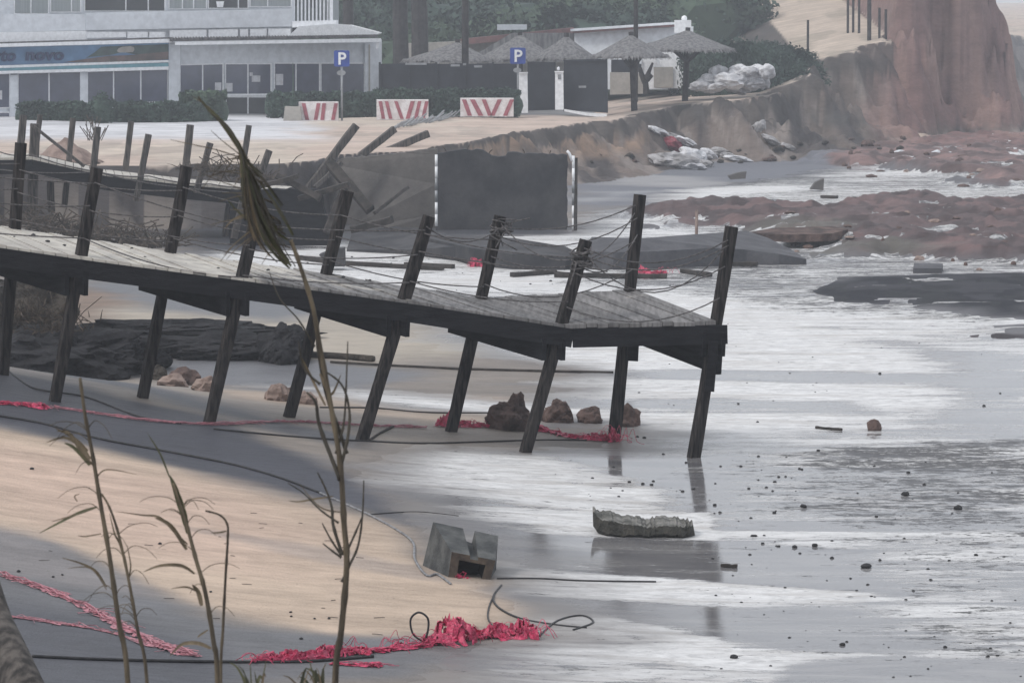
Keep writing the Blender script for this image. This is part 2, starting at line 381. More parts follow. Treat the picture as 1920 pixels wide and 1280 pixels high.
# ================================================================= GROUND
def grid(trange, rows, name, zoff, extra=None):
    pass
rows = []
y = 1330.0
d = 4.0
while d < 21: rows.append(d); d += .5
d = 21.0
while d < 1500:
    rows.append(d)
    st = d * d / (H * F) * 2.6
    if 62 < d < 152: st = min(st, .27)
    elif d <= 62: st = min(st, .26)
    elif d < 215: st = min(st, 1.2)
    d += st
rows = [-12., -6., 0.] + rows + [1700., 2400., 3600.]
t_f = np.linspace(-.172, .172, 660)
t_o = np.array([-1.3, -.9, -.6, -.45, -.35, -.28, -.24, -.21, -.19]); ts = np.concatenate([t_o, t_f, -t_o[::-1]])
RW = np.array(rows); XX = ts[None, :] * (RW[:, None] + 15); YY = np.repeat(RW[:, None], len(ts), 1)
jit = (vn(XX * 9.3, YY * 9.3, 5) - .5) * .0
HH = height(XX, YY); CTT = CT.copy()

def mesh_grid(name, X, Y, Z, keep=None):
    nr, nc = X.shape
    me = bpy.data.meshes.new(name)
    idx = np.arange(nr * nc).reshape(nr, nc)
    q = np.stack([idx[:-1, :-1], idx[:-1, 1:], idx[1:, 1:], idx[1:, :-1]], -1).reshape(-1, 4)
    if keep is not None:
        k = (keep[:-1, :-1] | keep[:-1, 1:] | keep[1:, 1:] | keep[1:, :-1]).reshape(-1); q = q[k]
        used = np.unique(q); remap = np.full(nr * nc, -1); remap[used] = np.arange(len(used)); q = remap[q]
    else: used = np.arange(nr * nc)
    co = np.stack([X, Y, Z], -1).reshape(-1, 3)[used].astype(np.float32)
    me.vertices.add(len(co)); me.vertices.foreach_set('co', co.ravel())
    me.loops.add(q.size); me.loops.foreach_set('vertex_index', q.ravel().astype(np.int32))
    me.polygons.add(len(q)); me.polygons.foreach_set('loop_start', (np.arange(len(q)) * 4).astype(np.int32))
    me.update(calc_edges=True); me.polygons.foreach_set('use_smooth', np.ones(len(q), bool))
    return me, used
def setcol(me, name, C):
    a = me.attributes.new(name, 'FLOAT_COLOR', 'POINT'); a.data.foreach_set('color', np.concatenate([C, np.ones((len(C), 1))], 1).astype(np.float32).ravel())
def setval(me, name, V):
    a = me.attributes.new(name, 'FLOAT', 'POINT'); a.data.foreach_set('value', V.astype(np.float32))

X, Y = XX, YY
def zone(pts, soft=.5, ns=1.2, na=.8, seed=0, z=0.0):
    """soft mask of a patch of the beach, its outline roughened with noise"""
    pl = zonepoly(pts, z); sdv = sdpoly(X, Y, pl) + (fbm(X / (ns * 2.2), Y / ns, 70 + seed) - .5) * 2 * na
    return ss(-soft, soft, sdv)
C = np.zeros(X.shape + (3,)); Wt = np.zeros(X.shape)
def paint(m, col, wet=None):
    global C, Wt
    C = C * (1 - m[..., None]) + np.array(col) * m[..., None]
    if wet is not None: Wt = Wt * (1 - m) + wet * m
one = np.ones(X.shape)
paint(one, (.20, .175, .155), .45)
v1 = fbm(X / 2.6, Y / .9, 201); paint(ss(.48, .62, v1) * .8, (.13, .125, .13), .75)
TAN = (.47, .37, .29); PTAN = (.44, .335, .275); GR = (.075, .077, .088); MG = (.135, .135, .142)
TG = (.27, .235, .205)
paint(zone([(-400, 690), (250, 715), (560, 765), (1000, 790), (1000, 900), (640, 900), (300, 845), (-400, 830)], .5, 1, .5, 1), TG, .5)
paint(zone([(-400, 700), (100, 712), (300, 740), (330, 770), (100, 745), (-400, 730)], .3, 1, .3, 2), MG, .6)
paint(zone([(380, 765), (640, 742), (980, 752), (1000, 800), (800, 815), (640, 800), (430, 795)], .3, .8, .3, 3), (.36, .29, .235), .4)
paint(zone([(-400, 750), (120, 765), (420, 815), (650, 850), (650, 870), (330, 830), (0, 790)], .3, 1, .4, 4), GR, .7)
paint(zone([(-400, 812), (150, 820), (420, 850), (600, 905), (760, 985), (775, 1012), (640, 985), (420, 955), (200, 922), (-400, 905)], .22, 1, .35, 5), (.055, .057, .070), .6)
paint(zone([(-400, 785), (0, 790), (240, 815), (120, 822), (-400, 812)], .3, 1, .2, 6), (.24, .22, .205), .4)
paint(zone([(-400, 912), (100, 930), (330, 948), (560, 985), (760, 1020), (790, 1085), (930, 1110), (965, 1160), (900, 1200), (620, 1230), (330, 1195), (150, 1130), (-400, 1050)], .25, 1.2, .28, 7), TAN, .12)
paint(zone([(-100, 950), (400, 975), (560, 1030), (500, 1120), (250, 1120), (-100, 1030)], .8, 1.5, .6, 8), (.51, .385, .31), .08)
paint(zone([(370, 1055), (560, 1060), (800, 1090), (930, 1120), (780, 1110), (560, 1085)], .15, .6, .15, 19) * .5, (.24, .21, .2), .4)
paint(zone([(-400, 1075), (100, 1115), (260, 1180), (450, 1225), (800, 1225), (780, 1300), (-400, 1400)], .25, 1, .35, 9), MG, .55)
paint(zone([(-400, 1230), (240, 1240), (440, 1260), (440, 1400), (-400, 1400)], .3, 1, .3, 10), GR, .6)
paint(zone([(-400, 1090), (60, 1100), (300, 1190), (150, 1190), (-400, 1150)], .3, 1, .3, 11) * .7, (.22, .2, .195), .5)
# between the two walkways
paint(zone([(120, 560), (330, 575), (640, 585), (860, 600), (980, 660), (700, 690), (420, 640), (140, 610)], .8, 1.6, .8, 12), (.36, .315, .26), .5)
paint(zone([(200, 515), (640, 545), (760, 575), (520, 600), (300, 585), (180, 560)], .6, 1.6, .6, 13), (.12, .122, .132), .8)
paint(zone([(-100, 560), (150, 545), (260, 570), (120, 620), (-100, 620)], .5, 1, .5, 14), (.20, .15, .12), .3)
paint(zone([(300, 655), (560, 675), (780, 700), (700, 735), (400, 725), (280, 700)], .4, 1, .4, 15), (.12, .12, .13), .8)
paint(zone([(350, 400), (630, 420), (1070, 425), (1070, 455), (700, 470), (350, 475)], .6, 2, .6, 16), (.06, .062, .072), .6)
paint(zone([(1070, 300), (1280, 305), (1560, 300), (1640, 318), (1400, 350), (1230, 385), (1075, 395)], 1.2, 3, 1.5, 17), (.125, .128, .148), .62)
paint(zone([(1090, 318), (1250, 330), (1420, 345), (1300, 352), (1150, 345)], .8, 3, 1.5, 27) * .8, (.30, .29, .29), .6)
paint(zone([(1100, 360), (1260, 358), (1180, 372), (1100, 375)], .8, 3, 1.5, 28) * .7, (.34, .34, .35), .6)
paint(zone([(1080, 450), (1180, 440), (1400, 430), (1520, 490), (1090, 492)], .6, 2, .6, 18), (.06, .06, .065), .5)
# mud banks
paint(ss(-.5, 1.5, sdpoly(X, Y, WASH)), (.115, .112, .12), .6)
for pl, col, s in ((RED1, (.100, .071, .071), 31), (RED2, (.140, .096, .092), 37), (DRK1, (.026, .027, .033), 41), (DRK2, (.055, .045, .05), 43), (DRK3, (.05, .05, .052), 47)):
    m_ = ss(-.5, .6, sdpoly(X, Y, pl) + (fbm(X / 1.6, Y / 1.6, s) - .5) * (3 if s != 41 else 1.5))
    paint(m_, col, .35 if s < 40 else .05)
    paint(m_ * ss(.47, .56, fbm(X / .6, Y / 1.1, s + 3)) * .75, tuple(c * .45 for c in col), .4)
    paint(m_ * ss(.55, .6, fbm(X / .9, Y / 1.3, s + 4)) * .7, (col[0] * 1.8, col[1] * 1.7, col[2] * 1.65), .2)
paint(zone([(1420, 428), (1600, 436), (1560, 470), (1760, 482), (1520, 486), (1420, 470)], .6, 1.2, .8, 21) * .7, (.12, .115, .10), .4)
# upper ground
up = ss(.6, .97, CTT) * (Y > 57)
paint(up, (.50, .43, .365), .05)
paint(up * ss(.42, .6, fbm(X / 3.5, Y / 7, 301)) * .55, (.47, .36, .31), .05)
paint(up * ss(.55, .66, fbm(X / 1.2, Y / 5, 305)) * .5, (.30, .26, .23), .05)
# pale paving in front of the building, and its lane
pv = up * ss(-1, 1, -(X + 6.0 + (Y - 100) * .06) + (fbm(X / 2, Y / 4, 9) - .5) * 3) * ss(86, 96, Y)
paint(pv, (.58, .58, .60), .1); paint(pv * ss(.5, .6, fbm(X / 4, Y / 3, 311)) * .5, (.40, .40, .42), .1)
paint(up * ss(114, 117, Y) * (X < 3), (.22, .22, .225), .1)
# scarps and cliff faces: coloured by how steep the ground stands
gy, gx = np.gradient(HH); dyy = np.gradient(YY, axis=0); dxx = np.gradient(XX, axis=1)
steep = np.hypot(gy / dyy, gx / dxx); face = np.maximum(ss(.22, .5, steep) * (Y > 57) * ss(.06, .3, HH) * (CTT > .02), (CTT > .02) * (CTT < .985) * (Y > 57))
paint(face, (.135, .112, .10), .1)
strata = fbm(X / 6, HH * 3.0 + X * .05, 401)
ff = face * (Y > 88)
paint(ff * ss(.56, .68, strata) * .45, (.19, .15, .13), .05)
paint(ff * ss(.5, .6, fbm(X / .8 + Y / 4 + CTT, Y / 7, 404)) * .8, (.25, .215, .195), .05); paint(ff * ss(.5, .62, fbm(X / 1.1 + Y / 5, Y / 8, 406)) * .8, (.055, .051, .053), .05)  # light and dark gully streaks: ridge and hollow shading put into the colour
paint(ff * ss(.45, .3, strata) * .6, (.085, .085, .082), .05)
redm = ss(13.5, 17, X + (fbm(X / 2, HH / 1.2, 77) - .5) * 4) * (1 - ss(24, 27, X)) * ss(.1, .5, HH) * (Y > 120) * (steep > .12)
paint(redm * .85, (.190, .111, .103), .05)
paint(redm * ss(.5, .66, fbm(X / .9, HH / 3, 79)) * .55, (.30, .20, .17), .05)
paint(face * ss(24, 30, X), (.16, .15, .15), .05)
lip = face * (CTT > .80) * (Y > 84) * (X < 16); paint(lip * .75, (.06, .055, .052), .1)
orb = (1 - lip) * ff * ss(-6, -2, X) * (1 - ss(4.5, 6.5, X)) * ss(.35, .75, HH)
paint(orb * ss(.4, .6, fbm(X / 1.7, HH * 1.8, 83)) * .8, (.32, .225, .165), .05)
paint(up * (Y > 104) * ss(.35, .65, fbm(X / 1.5, Y / 2.5, 88)) * ss(3, 5, X) * (1 - ss(10, 12, X)) * (1 - face), (.20, .175, .155), .1)
hill = (Y > 136) * (1 - ss(9.3, 10.6, X + (fbm(X / 3, Y / 6, 91) - .5) * 3)); paint(hill * one, (.045, .06, .04), 0)
# dry path plateau above the cliff
pth = (Y > 128) * ss(9.6, 11.5, X) * (1 - ss(16.0, 16.8, X)) * (1 - face) * (1 - hill)
paint(pth * one, (.46, .385, .32), 0); paint(pth * ss(.55, .65, fbm(X / 1.5, Y / 4, 95)) * .5, (.25, .22, .18), 0)
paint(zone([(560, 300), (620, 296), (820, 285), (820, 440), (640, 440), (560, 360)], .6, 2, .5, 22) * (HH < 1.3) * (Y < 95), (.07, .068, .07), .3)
lowl = face * (X < -3) * (Y < 84); paint(lowl * .85, (.055, .052, .055), .3)

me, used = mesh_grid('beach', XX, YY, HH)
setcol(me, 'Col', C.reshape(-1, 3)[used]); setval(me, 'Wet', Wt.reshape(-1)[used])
def hz_fast(x, y):
    i = int(np.searchsorted(RW, y)) - 1; i = max(0, min(i, len(RW) - 2)); fy = (y - RW[i]) / (RW[i + 1] - RW[i])
    def row(k): return float(np.interp(x / (RW[k] + 15), ts, HH[k]))
    return row(i) * (1 - fy) + row(i + 1) * fy
def surf(px, py, d0=45.0):
    """first point of the ground met along the sight line of a photo pixel, beyond d0"""
    r = ray(px, py); y_ = d0
    while y_ < 400:
        p_ = Vector((0, 0, H)) + r * (y_ / r.y)
        if p_.z < hz_fast(p_.x, p_.y): break
        y_ += .2
    return p_
beach = bpy.data.objects.new('beach', me); sc.collection.objects.link(beach); tag(beach, kind='structure')
m = newmat('beach_sand_and_earth'); q = NT(m)
pos = q.n("ShaderNodeNewGeometry").outputs['Position']
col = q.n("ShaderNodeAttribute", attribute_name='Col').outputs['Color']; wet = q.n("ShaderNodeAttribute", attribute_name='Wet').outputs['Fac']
nA = q.noise(1.1, 8, pos, (.45, 1.6, 1.6), .6); nB = q.noise(7, 6, pos, (.6, 1.4, 1.4)); nC = q.noise(45, 4, pos)
var = q.math('ADD', q.math('MULTIPLY', q.math('SUBTRACT', nA, .5), 1.1), q.math('ADD', q.math('MULTIPLY', q.math('SUBTRACT', nB, .5), .55), q.math('MULTIPLY', q.math('SUBTRACT', nC, .5), .35)))
var = q.math('ADD', 1.0, var)
vc = q.n("ShaderNodeCombineColor", ins={0: var, 1: var, 2: var}).outputs[0]
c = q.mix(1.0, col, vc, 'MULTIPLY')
grit = q.ramp(q.noise(22, 4, pos, (.7, 1.2, 1), .7), .64, .70); c = q.mix(q.math('MULTIPLY', grit, .5), c, (.05, .047, .047))
rg = q.math('SUBTRACT', .92, q.math('MULTIPLY', wet, .55)); rg = q.math('ADD', rg, q.math('MULTIPLY', q.math('SUBTRACT', nA, .5), .3), True)
b = q.n("ShaderNodeBump", ins={'Height': q.math('ADD', nB, q.math('MULTIPLY', nC, .4)), 'Strength': .8, 'Distance': .035})
p = q.n("ShaderNodeBsdfPrincipled", ins={'Base Color': c, 'Roughness': rg, 'Specular IOR Level': q.math('ADD', .1, q.math('MULTIPLY', wet, .3)), 'Normal': b.outputs[0]})
q.n("ShaderNodeOutputMaterial", ins={'Surface': p.outputs[0]}); me.materials.append(m)

# --------------------------------------------------------------- the wash over the flat sand
sdw = sdpoly(X, Y, WASH); wm = sdw + (fbm(X / 1.6, Y / .8, 500) - .5) * 1.5 * np.clip(Y / 40, .3, 1.2) + (fbm(X / .35, Y / .2, 502) - .5) * .25
lift = ss(-.12, .12, wm)
ZW = HH - .05 + .054 * lift
mudh = np.zeros(X.shape)
for pl, s, c_ in ((RED1, 31, 1.6), (RED2, 37, 2.2), (DRK1, 41, 3), (DRK2, 43, 2)):
    mudh = np.maximum(mudh, ss(.1, .9, sdpoly(X, Y, pl) + (fbm(X / c_, Y / c_, s) - .5) * 3 * (min(c_, 2) if c_ < 3 else .5)))
ZW = ZW - mudh * .3 * (fbm(X / 1.3, Y / 1.0, 512) > .36) - (HH > .35) * (Y > 57) * 1.0
Fm = np.full(X.shape, .5)
def foam(m_, val):
    global Fm
    Fm = Fm * (1 - m_) + val * m_
foam(zone([(560, 465), (1080, 440), (1080, 540), (560, 545), (330, 500)], 1, 2, 1, 31), .78)
foam(zone([(1090, 500), (1500, 490), (1500, 520), (1090, 530)], 1, 2, 1, 32), .55)
foam(zone([(1180, 352), (1500, 350), (1920, 352), (1920, 385), (1560, 382), (1200, 380)], 1.5, 3, 2, 33), .95)
foam(zone([(1500, 300), (1920, 320), (1920, 350), (1560, 345)], 1.5, 3, 2, 34), .5)
foam(zone([(980, 560), (1240, 545), (1500, 580), (1720, 640), (1800, 690), (1840, 740), (1500, 790), (1200, 810), (980, 780), (900, 700)], 1.2, 1.5, 1, 35), .86)
foam(zone([(1400, 545), (1700, 585), (1920, 600), (1920, 625), (1700, 640), (1500, 600)], 1.2, 1.5, 1, 36), .62)
foam(zone([(1650, 640), (1920, 670), (1920, 830), (1750, 790), (1840, 730), (1780, 680)], 1, 1.2, .7, 37), .12)
foam(zone([(1000, 752), (1600, 752), (1640, 775), (1000, 770)], .4, .6, .3, 38), .2)
foam(zone([(1150, 690), (1700, 700), (1880, 715), (1600, 722), (1150, 705)], .4, .6, .3, 39), .3)
foam(zone([(600, 720), (960, 740), (940, 775), (640, 765), (420, 735)], .6, 1, .4, 40), .72)
foam(zone([(700, 600), (1000, 640), (1000, 700), (760, 690)], .6, 1, .4, 52), .3)
foam(zone([(650, 860), (1080, 850), (1260, 890), (1300, 960), (1050, 1000), (800, 975), (680, 940)], .5, .8, .4, 41), .74)
foam(zone([(1000, 850), (1380, 850), (1500, 890), (1460, 970), (1320, 990), (1240, 910), (1060, 880)], .4, .8, .35, 42), .10)
foam(zone([(1330, 870), (1600, 870), (1920, 880), (1920, 1000), (1500, 1000), (1330, 980)], .5, .8, .5, 43), .34)
foam(zone([(1080, 960), (1330, 960), (1340, 1012), (1080, 1008)], .12, .5, .1, 53), .8)
foam(zone([(940, 1010), (1150, 1018), (1500, 1020), (1940, 1060), (1940, 1150), (1700, 1120), (1320, 1090), (1000, 1075), (900, 1040)], .15, .6, .15, 44), .03)
foam(zone([(900, 1082), (1300, 1092), (1640, 1110), (1700, 1128), (1300, 1140), (940, 1130)], .18, .6, .15, 45), .80)
foam(zone([(1120, 1138), (1400, 1140), (1750, 1135), (1900, 1170), (1700, 1230), (1350, 1205), (1150, 1160)], .15, .6, .15, 46), .05)
foam(zone([(860, 1165), (1150, 1165), (1380, 1210), (1600, 1235), (1500, 1290), (850, 1300), (800, 1240)], .2, .6, .2, 47), .72)
foam(zone([(1480, 1245), (1700, 1235), (1940, 1250), (1940, 1300), (1480, 1300)], .2, .6, .2, 48), .04)
foam(zone([(1600, 1010), (1950, 1000), (1950, 1230), (1750, 1230), (1640, 1080)], .5, .7, .4, 49), .40)
St = np.full(X.shape, .12)
def silt(m_, v):
    global St
    St = St * (1 - m_) + v * m_
silt(zone([(1350, 860), (1920, 845), (1920, 1010), (1620, 1000), (1480, 960), (1380, 900)], 1.4, 1, 1.0, 61), .46)
silt(zone([(1540, 835), (1920, 825), (1920, 885), (1600, 880)], .5, .8, .6, 62), .68)
silt(zone([(1650, 900), (1920, 890), (1920, 1000), (1720, 980)], .9, .8, .8, 63), .56)
silt(zone([(1580, 1010), (1920, 1005), (1920, 1230), (1760, 1220), (1640, 1080)], 1.0, .8, .8, 64), .47)
silt(zone([(1150, 495), (1920, 492), (1920, 620), (1480, 585), (1240, 540), (1060, 530)], 1, 1.5, 1, 65), .52)
silt(zone([(560, 480), (1080, 470), (1080, 520), (560, 520)], 1, 1.5, 1, 66), .34)
silt(zone([(1220, 380), (1990, 300), (1990, 500), (1420, 500)], 1, 1.5, 1, 67), .48)
silt(zone([(1180, 300), (1500, 300), (1620, 345), (1330, 350), (1180, 345)], 1.5, 2, 1.5, 68), .55)
Fm = Fm * (.35 + .65 * ss(.1, 1.6, wm)) if False else Fm
me, used = mesh_grid('wash_water', XX, YY, ZW, keep=((wm > -.4) & (HH < .6) & (Y > 20) & (X > -14)))
setval(me, 'Foam', Fm.reshape(-1)[used]); setval(me, 'Silt', St.reshape(-1)[used]); setval(me, 'Edge', ss(-.1, 1.5, wm).reshape(-1)[used]); setcol(me, 'Col', C.reshape(-1, 3)[used])
o = bpy.data.objects.new('wash_water', me); sc.collection.objects.link(o); tag(o, kind='structure')
m = newmat('foam_streaked_wash'); q = NT(m)
pos = q.n("ShaderNodeNewGeometry").outputs['Position']
fo = q.n("ShaderNodeAttribute", attribute_name='Foam').outputs['Fac']; si = q.n("ShaderNodeAttribute", attribute_name='Silt').outputs['Fac']
ed = q.n("ShaderNodeAttribute", attribute_name='Edge').outputs['Fac']; gc = q.n("ShaderNodeAttribute", attribute_name='Col').outputs['Color']
nl = q.noise(.42, 6, pos, (.28, 1.5, 1), .6, .3); nm = q.noise(1.3, 9, pos, (.30, 1.7, 1), .72, .9); nf = q.noise(6, 9, pos, (.55, 1.1, 1), .82, .6)
nn = q.math('ADD', q.math('MULTIPLY', nl, .26), q.math('ADD', q.math('MULTIPLY', nm, .36), q.math('MULTIPLY', nf, .38)))
fac = q.math('ADD', q.math('MULTIPLY', q.math('SUBTRACT', nn, .5), 4.4), q.math('SUBTRACT', fo, .42))
fac = q.math('SUBTRACT', fac, q.math('MULTIPLY', q.math('SUBTRACT', 1.0, ed), .25))
fac = q.ramp(fac, -.14, .24)
sn = q.math('ADD', q.math('MULTIPLY', q.noise(1.9, 10, pos, (.4, 1.2, 1), .82), .42), q.math('MULTIPLY', q.noise(7, 8, pos, (.5, 1, 1), .85), .58))
sf = q.ramp(q.math('ADD', q.math('MULTIPLY', q.math('SUBTRACT', sn, .5), 4.2), q.math('MULTIPLY', q.math('SUBTRACT', si, .44), .85)), .03, .17)
spk = q.ramp(q.math('ADD', q.noise(26, 3, pos, (.75, 1, 1), .6), q.math('MULTIPLY', q.math('SUBTRACT', si, .35), .35)), .66, .71); sf = q.math('MAXIMUM', sf, q.math('MULTIPLY', spk, .8))
film = q.mix(q.ramp(nm, .35, .65), (.125, .122, .130), (.22, .212, .210))
film = q.mix(ed, gc, film)
foamc = q.mix(q.ramp(nf, .36, .64), (.78, .775, .77), (.46, .455, .455))
foamc = q.mix(q.math('MULTIPLY', q.ramp(nm, .54, .36), .6), foamc, (.44, .41, .38))
c = q.mix(q.math('MULTIPLY', fac, q.math('ADD', .10, q.math('MULTIPLY', ed, .90))), film, foamc); c = q.mix(q.math('MULTIPLY', sf, .88), c, (.050, .050, .055))
rg = q.math('ADD', .07, q.math('MULTIPLY', fac, .42)); rg = q.math('ADD', rg, q.math('MULTIPLY', q.math('SUBTRACT', 1.0, ed), .35)); rg = q.math('ADD', rg, q.math('MULTIPLY', sf, .35), True)
bs = q.math('ADD', q.math('MULTIPLY', fac, .6), q.math('ADD', q.math('MULTIPLY', sf, .5), .015))
b = q.n("ShaderNodeBump", ins={'Height': q.math('ADD', nf, q.math('MULTIPLY', sf, .5)), 'Strength': bs, 'Distance': .02})
p = q.n("ShaderNodeBsdfPrincipled", ins={'Base Color': c, 'Roughness': rg, 'IOR': 1.36, 'Specular IOR Level': q.math('ADD', .2, q.math('MULTIPLY', ed, .3)), 'Normal': b.outputs[0]})
q.n("ShaderNodeOutputMaterial", ins={'Surface': p.outputs[0]}); me.materials.append(m)

exec_parts = True
# ================================================================= FRONT BOARDWALK
D1, D2 = 35.0, 36.4
Fp = [((1372, 425), (1300, 860)), ((1098, 450), (985, 848)), ((805, 405), (678, 828)), ((482, 398), (390, 800)), ((182, 315), (100, 765)), ((-112, 290), (-195, 735))]
Rp = [((1200, 365), (1150, 830)), ((938, 405), (845, 812)), ((652, 358), (540, 790)), ((350, 312), (265, 760)), ((40, 268), (5, 722)), ((-235, 240), (-275, 700))]
bw = empty('boardwalk', P(760, 828, D1), 'collapsed dark timber boardwalk tilting on leaning square posts over the wet beach, nearest walkway', 'boardwalk')
def onpost(p, t, d): return P(p[0][0], p[0][1], d).lerp(P(p[1][0], p[1][1], d), t)
for lst, d_ in ((Fp, D1), (Rp, D2)):
    for i, pp in enumerate(lst):
        a = P(pp[0][0], pp[0][1], d_); b_ = P(pp[1][0], pp[1][1], d_)
        b_ = b_ + (b_ - a).normalized() * .25
        mb = MB(); mb.beam(a, b_, .110, .110, 0, (.45, -.9, 0), .12, .004)
        mb.build('post', M['post'], bw)
deckF = [(1343, 601), (1058, 608), (762, 562), (455, 520), (150, 480), (-150, 437)]
deckR = [(1187, 541), (905, 559), (617, 513), (322, 471), (22, 426), (-265, 385)]
dF = [P(a, b, D1 - .08) for a, b in deckF]; dR = [P(a, b, D2 + .08) for a, b in deckR]
mb = MB()
for i in range(5):
    n = 13 if i else 14
    for k in range(n):
        t0 = (k + .045) / n; t1 = (k + .955) / n
        a0 = dF[i].lerp(dF[i + 1], t0); a1 = dF[i].lerp(dF[i + 1], t1); b0 = dR[i].lerp(dR[i + 1], t0); b1 = dR[i].lerp(dR[i + 1], t1)
        e = R.uniform(-.009, .009); up_ = Vector((0, 0, .045)); j = Vector((0, 0, e))
        ov = (a0 - b0).normalized() * R.uniform(0, .03)
        vs = [a0 + j + ov, a1 + j + ov, b1 + j, b0 + j, a0 + j + ov - up_, a1 + j + ov - up_, b1 + j - up_, b0 + j - up_]
        mb.add(vs, [(0, 1, 2, 3), (7, 6, 5, 4), (0, 4, 5, 1), (1, 5, 6, 2), (2, 6, 7, 3), (3, 7, 4, 0)])
mb.build('deck', M['deck'], bw)
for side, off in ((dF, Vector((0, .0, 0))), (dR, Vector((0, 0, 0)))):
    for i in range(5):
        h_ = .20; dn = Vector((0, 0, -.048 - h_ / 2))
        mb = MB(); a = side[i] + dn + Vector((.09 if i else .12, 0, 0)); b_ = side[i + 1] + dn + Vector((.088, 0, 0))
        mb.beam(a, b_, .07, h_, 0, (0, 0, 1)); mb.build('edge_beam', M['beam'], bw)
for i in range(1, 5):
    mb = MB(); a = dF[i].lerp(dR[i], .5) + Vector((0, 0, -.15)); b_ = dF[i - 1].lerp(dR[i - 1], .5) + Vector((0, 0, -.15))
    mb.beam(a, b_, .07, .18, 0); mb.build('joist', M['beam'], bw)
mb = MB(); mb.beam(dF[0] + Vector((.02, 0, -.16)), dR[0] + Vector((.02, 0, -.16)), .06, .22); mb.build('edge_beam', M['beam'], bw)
cross = [((1345, 646), (1190, 588), .26), ((1045, 655), (878, 603), .24), ((753, 611), (590, 558), .24), ((452, 570), (298, 522), .26), ((150, 531), (-10, 480), .27)]
for (a, b_, hh) in cross:
    A_ = P(a[0] + 12, a[1], D1 - .12); B_ = P(b_[0], b_[1], D2 + .15)
    for o_ in (0, 1):
        mb = MB(); s_ = Vector((-.205 * o_, 0, 0)); mb.beam(A_ + s_, B_ + s_, .05, hh, 0); mb.build('cross_beam', M['beam'], bw)
mb = MB(); mb.beam(P(1349, 684, D1 - .11), P(1195, 625, D2 + .1), .06, .21); mb.build('cross_beam', M['beam'], bw)
mb = MB(); mb.beam(P(1338, 640, D1 - .14), P(1330, 733, D1 - .14), .10, .08, 0, (0, 1, 0)); mb.build('bolted_batten', M['beam'], bw)
mb = MB(); mb.beam(P(1190, 600, D2 - .12), P(1186, 676, D2 - .12), .12, .1, 0, (0, 1, 0)); mb.build('bolted_batten', M['beam'], bw)
def ropeline(a, b_, sag, n=10):
    return [a.lerp(b_, k / n) + Vector((0, 0, -sag * 4 * (k / n) * (1 - k / n))) for k in range(n + 1)]
for lst, d_, ys in ((Fp, D1 - .09, (.07, .16, .30)), (Rp, D2 - .09, (.10, .20, .31))):
    for i in range(5):
        for j_, y_ in enumerate(ys):
            a = onpost(lst[i], y_ + R.uniform(-.015, .015), d_); b_ = onpost(lst[i + 1], y_ + R.uniform(-.015, .015), d_)
            mb = MB(); mb.tube(ropeline(a, b_, R.uniform(.02, .09) + (.16 if i == 0 else 0)), .0075, 0, 5); mb.build('rope', M['rope'], bw, True)
# extra slack ropes round the end bay
for a, b_, sag in ((((1190, 400), D2 - .1), ((1085, 490), D1 - .1), .12), (((1195, 440), D2 - .1), ((1090, 500), D1 - .1), .2), (((1100, 480), D1 - .1), ((1355, 470), D1 - .1), .42), (((1095, 465), D1 - .1), ((1365, 450), D1 - .1), .2), (((940, 420), D2 - .1), ((1095, 480), D1 - .1), .18), (((800, 425), D1 - .1), ((935, 430), D2 - .1), .15), (((1192, 385), D2 - .1), ((940, 425), D2 - .1), .12)):
    mb = MB(); mb.tube(ropeline(P(*a[0], a[1]), P(*b_[0], b_[1]), sag), .0075, 0, 5); mb.build('rope', M['rope'], bw, True)
for c_, d_ in (((940, 430), D2), ((1090, 482), D1)):
    mb = MB(); cc = P(*c_, d_)
    for k in range(5):
        ax = Vector((R.uniform(-.35, .35), R.uniform(-.3, .3), 1)).normalized(); x_ = ax.orthogonal().normalized(); y_ = ax.cross(x_); r0 = R.uniform(.095, .125)
        ce = cc + Vector((0, 0, R.uniform(-.12, .10)))
        mb.tube([ce + (x_ * math.cos(t * .628) + y_ * math.sin(t * .628)) * r0 * R.uniform(.94, 1.1) for t in range(11)], .010, 0, 5)
    for k in range(5):
        a = cc + Vector((R.uniform(-.1, .1), -.12, R.uniform(-.1, .1)))
        mb.tube(smoothpath([a, a + Vector((R.uniform(-.12, .15), -.03, R.uniform(-.02, .06))), a + Vector((R.uniform(-.25, .28), -.02, R.uniform(-.28, .08)))], 4), .008, 0, 5)
    mb.build('rope_knot', M['rope'], bw, True)
mb = MB()
for px, py in ((87, 446), (195, 458), (272, 469), (317, 485), (350, 450), (120, 440), (430, 499), (452, 503), (55, 440), (24, 436), (240, 463), (410, 498), (690, 545), (640, 527), (500, 530)):
    c_ = P(px, py, 35.6); t = 0
    # rest on the deck surface: find height by bay interpolation
    xs = [(dF[i] + dR[i]) / 2 for i in range(6)]
    for i in range(5):
        if xs[i + 1].x <= c_.x <= xs[i].x:
            tt = (c_.x - xs[i].x) / (xs[i + 1].x - xs[i].x); z_ = xs[i].lerp(xs[i + 1], tt); s_ = R.uniform(.018, .045)
            mb = MB(); mb.rock((z_.x, z_.y + R.uniform(-.4, .4), z_.z), (s_ * 1.6, s_ * 1.5, s_), 0, R.randint(0, 999), 1)
            # slope across the deck
            yy = mb.v[0][1]; f_ = (sum(v[1] for v in mb.v) / len(mb.v) - dF[i].y) / (dR[i].y - dF[i].y)
            zf = dF[i].lerp(dF[i + 1], tt).z * (1 - f_) + dR[i].lerp(dR[i + 1], tt).z * f_
            mb.v = [(v[0], v[1], v[2] - z_.z + zf + s_ * .2) for v in mb.v]
            o = mb.build('deck_pebble', M['pebble']); tag(o, 'dark pebble lying on the sandy boards of the near boardwalk', 'pebble', 'pebbles on the near boardwalk')

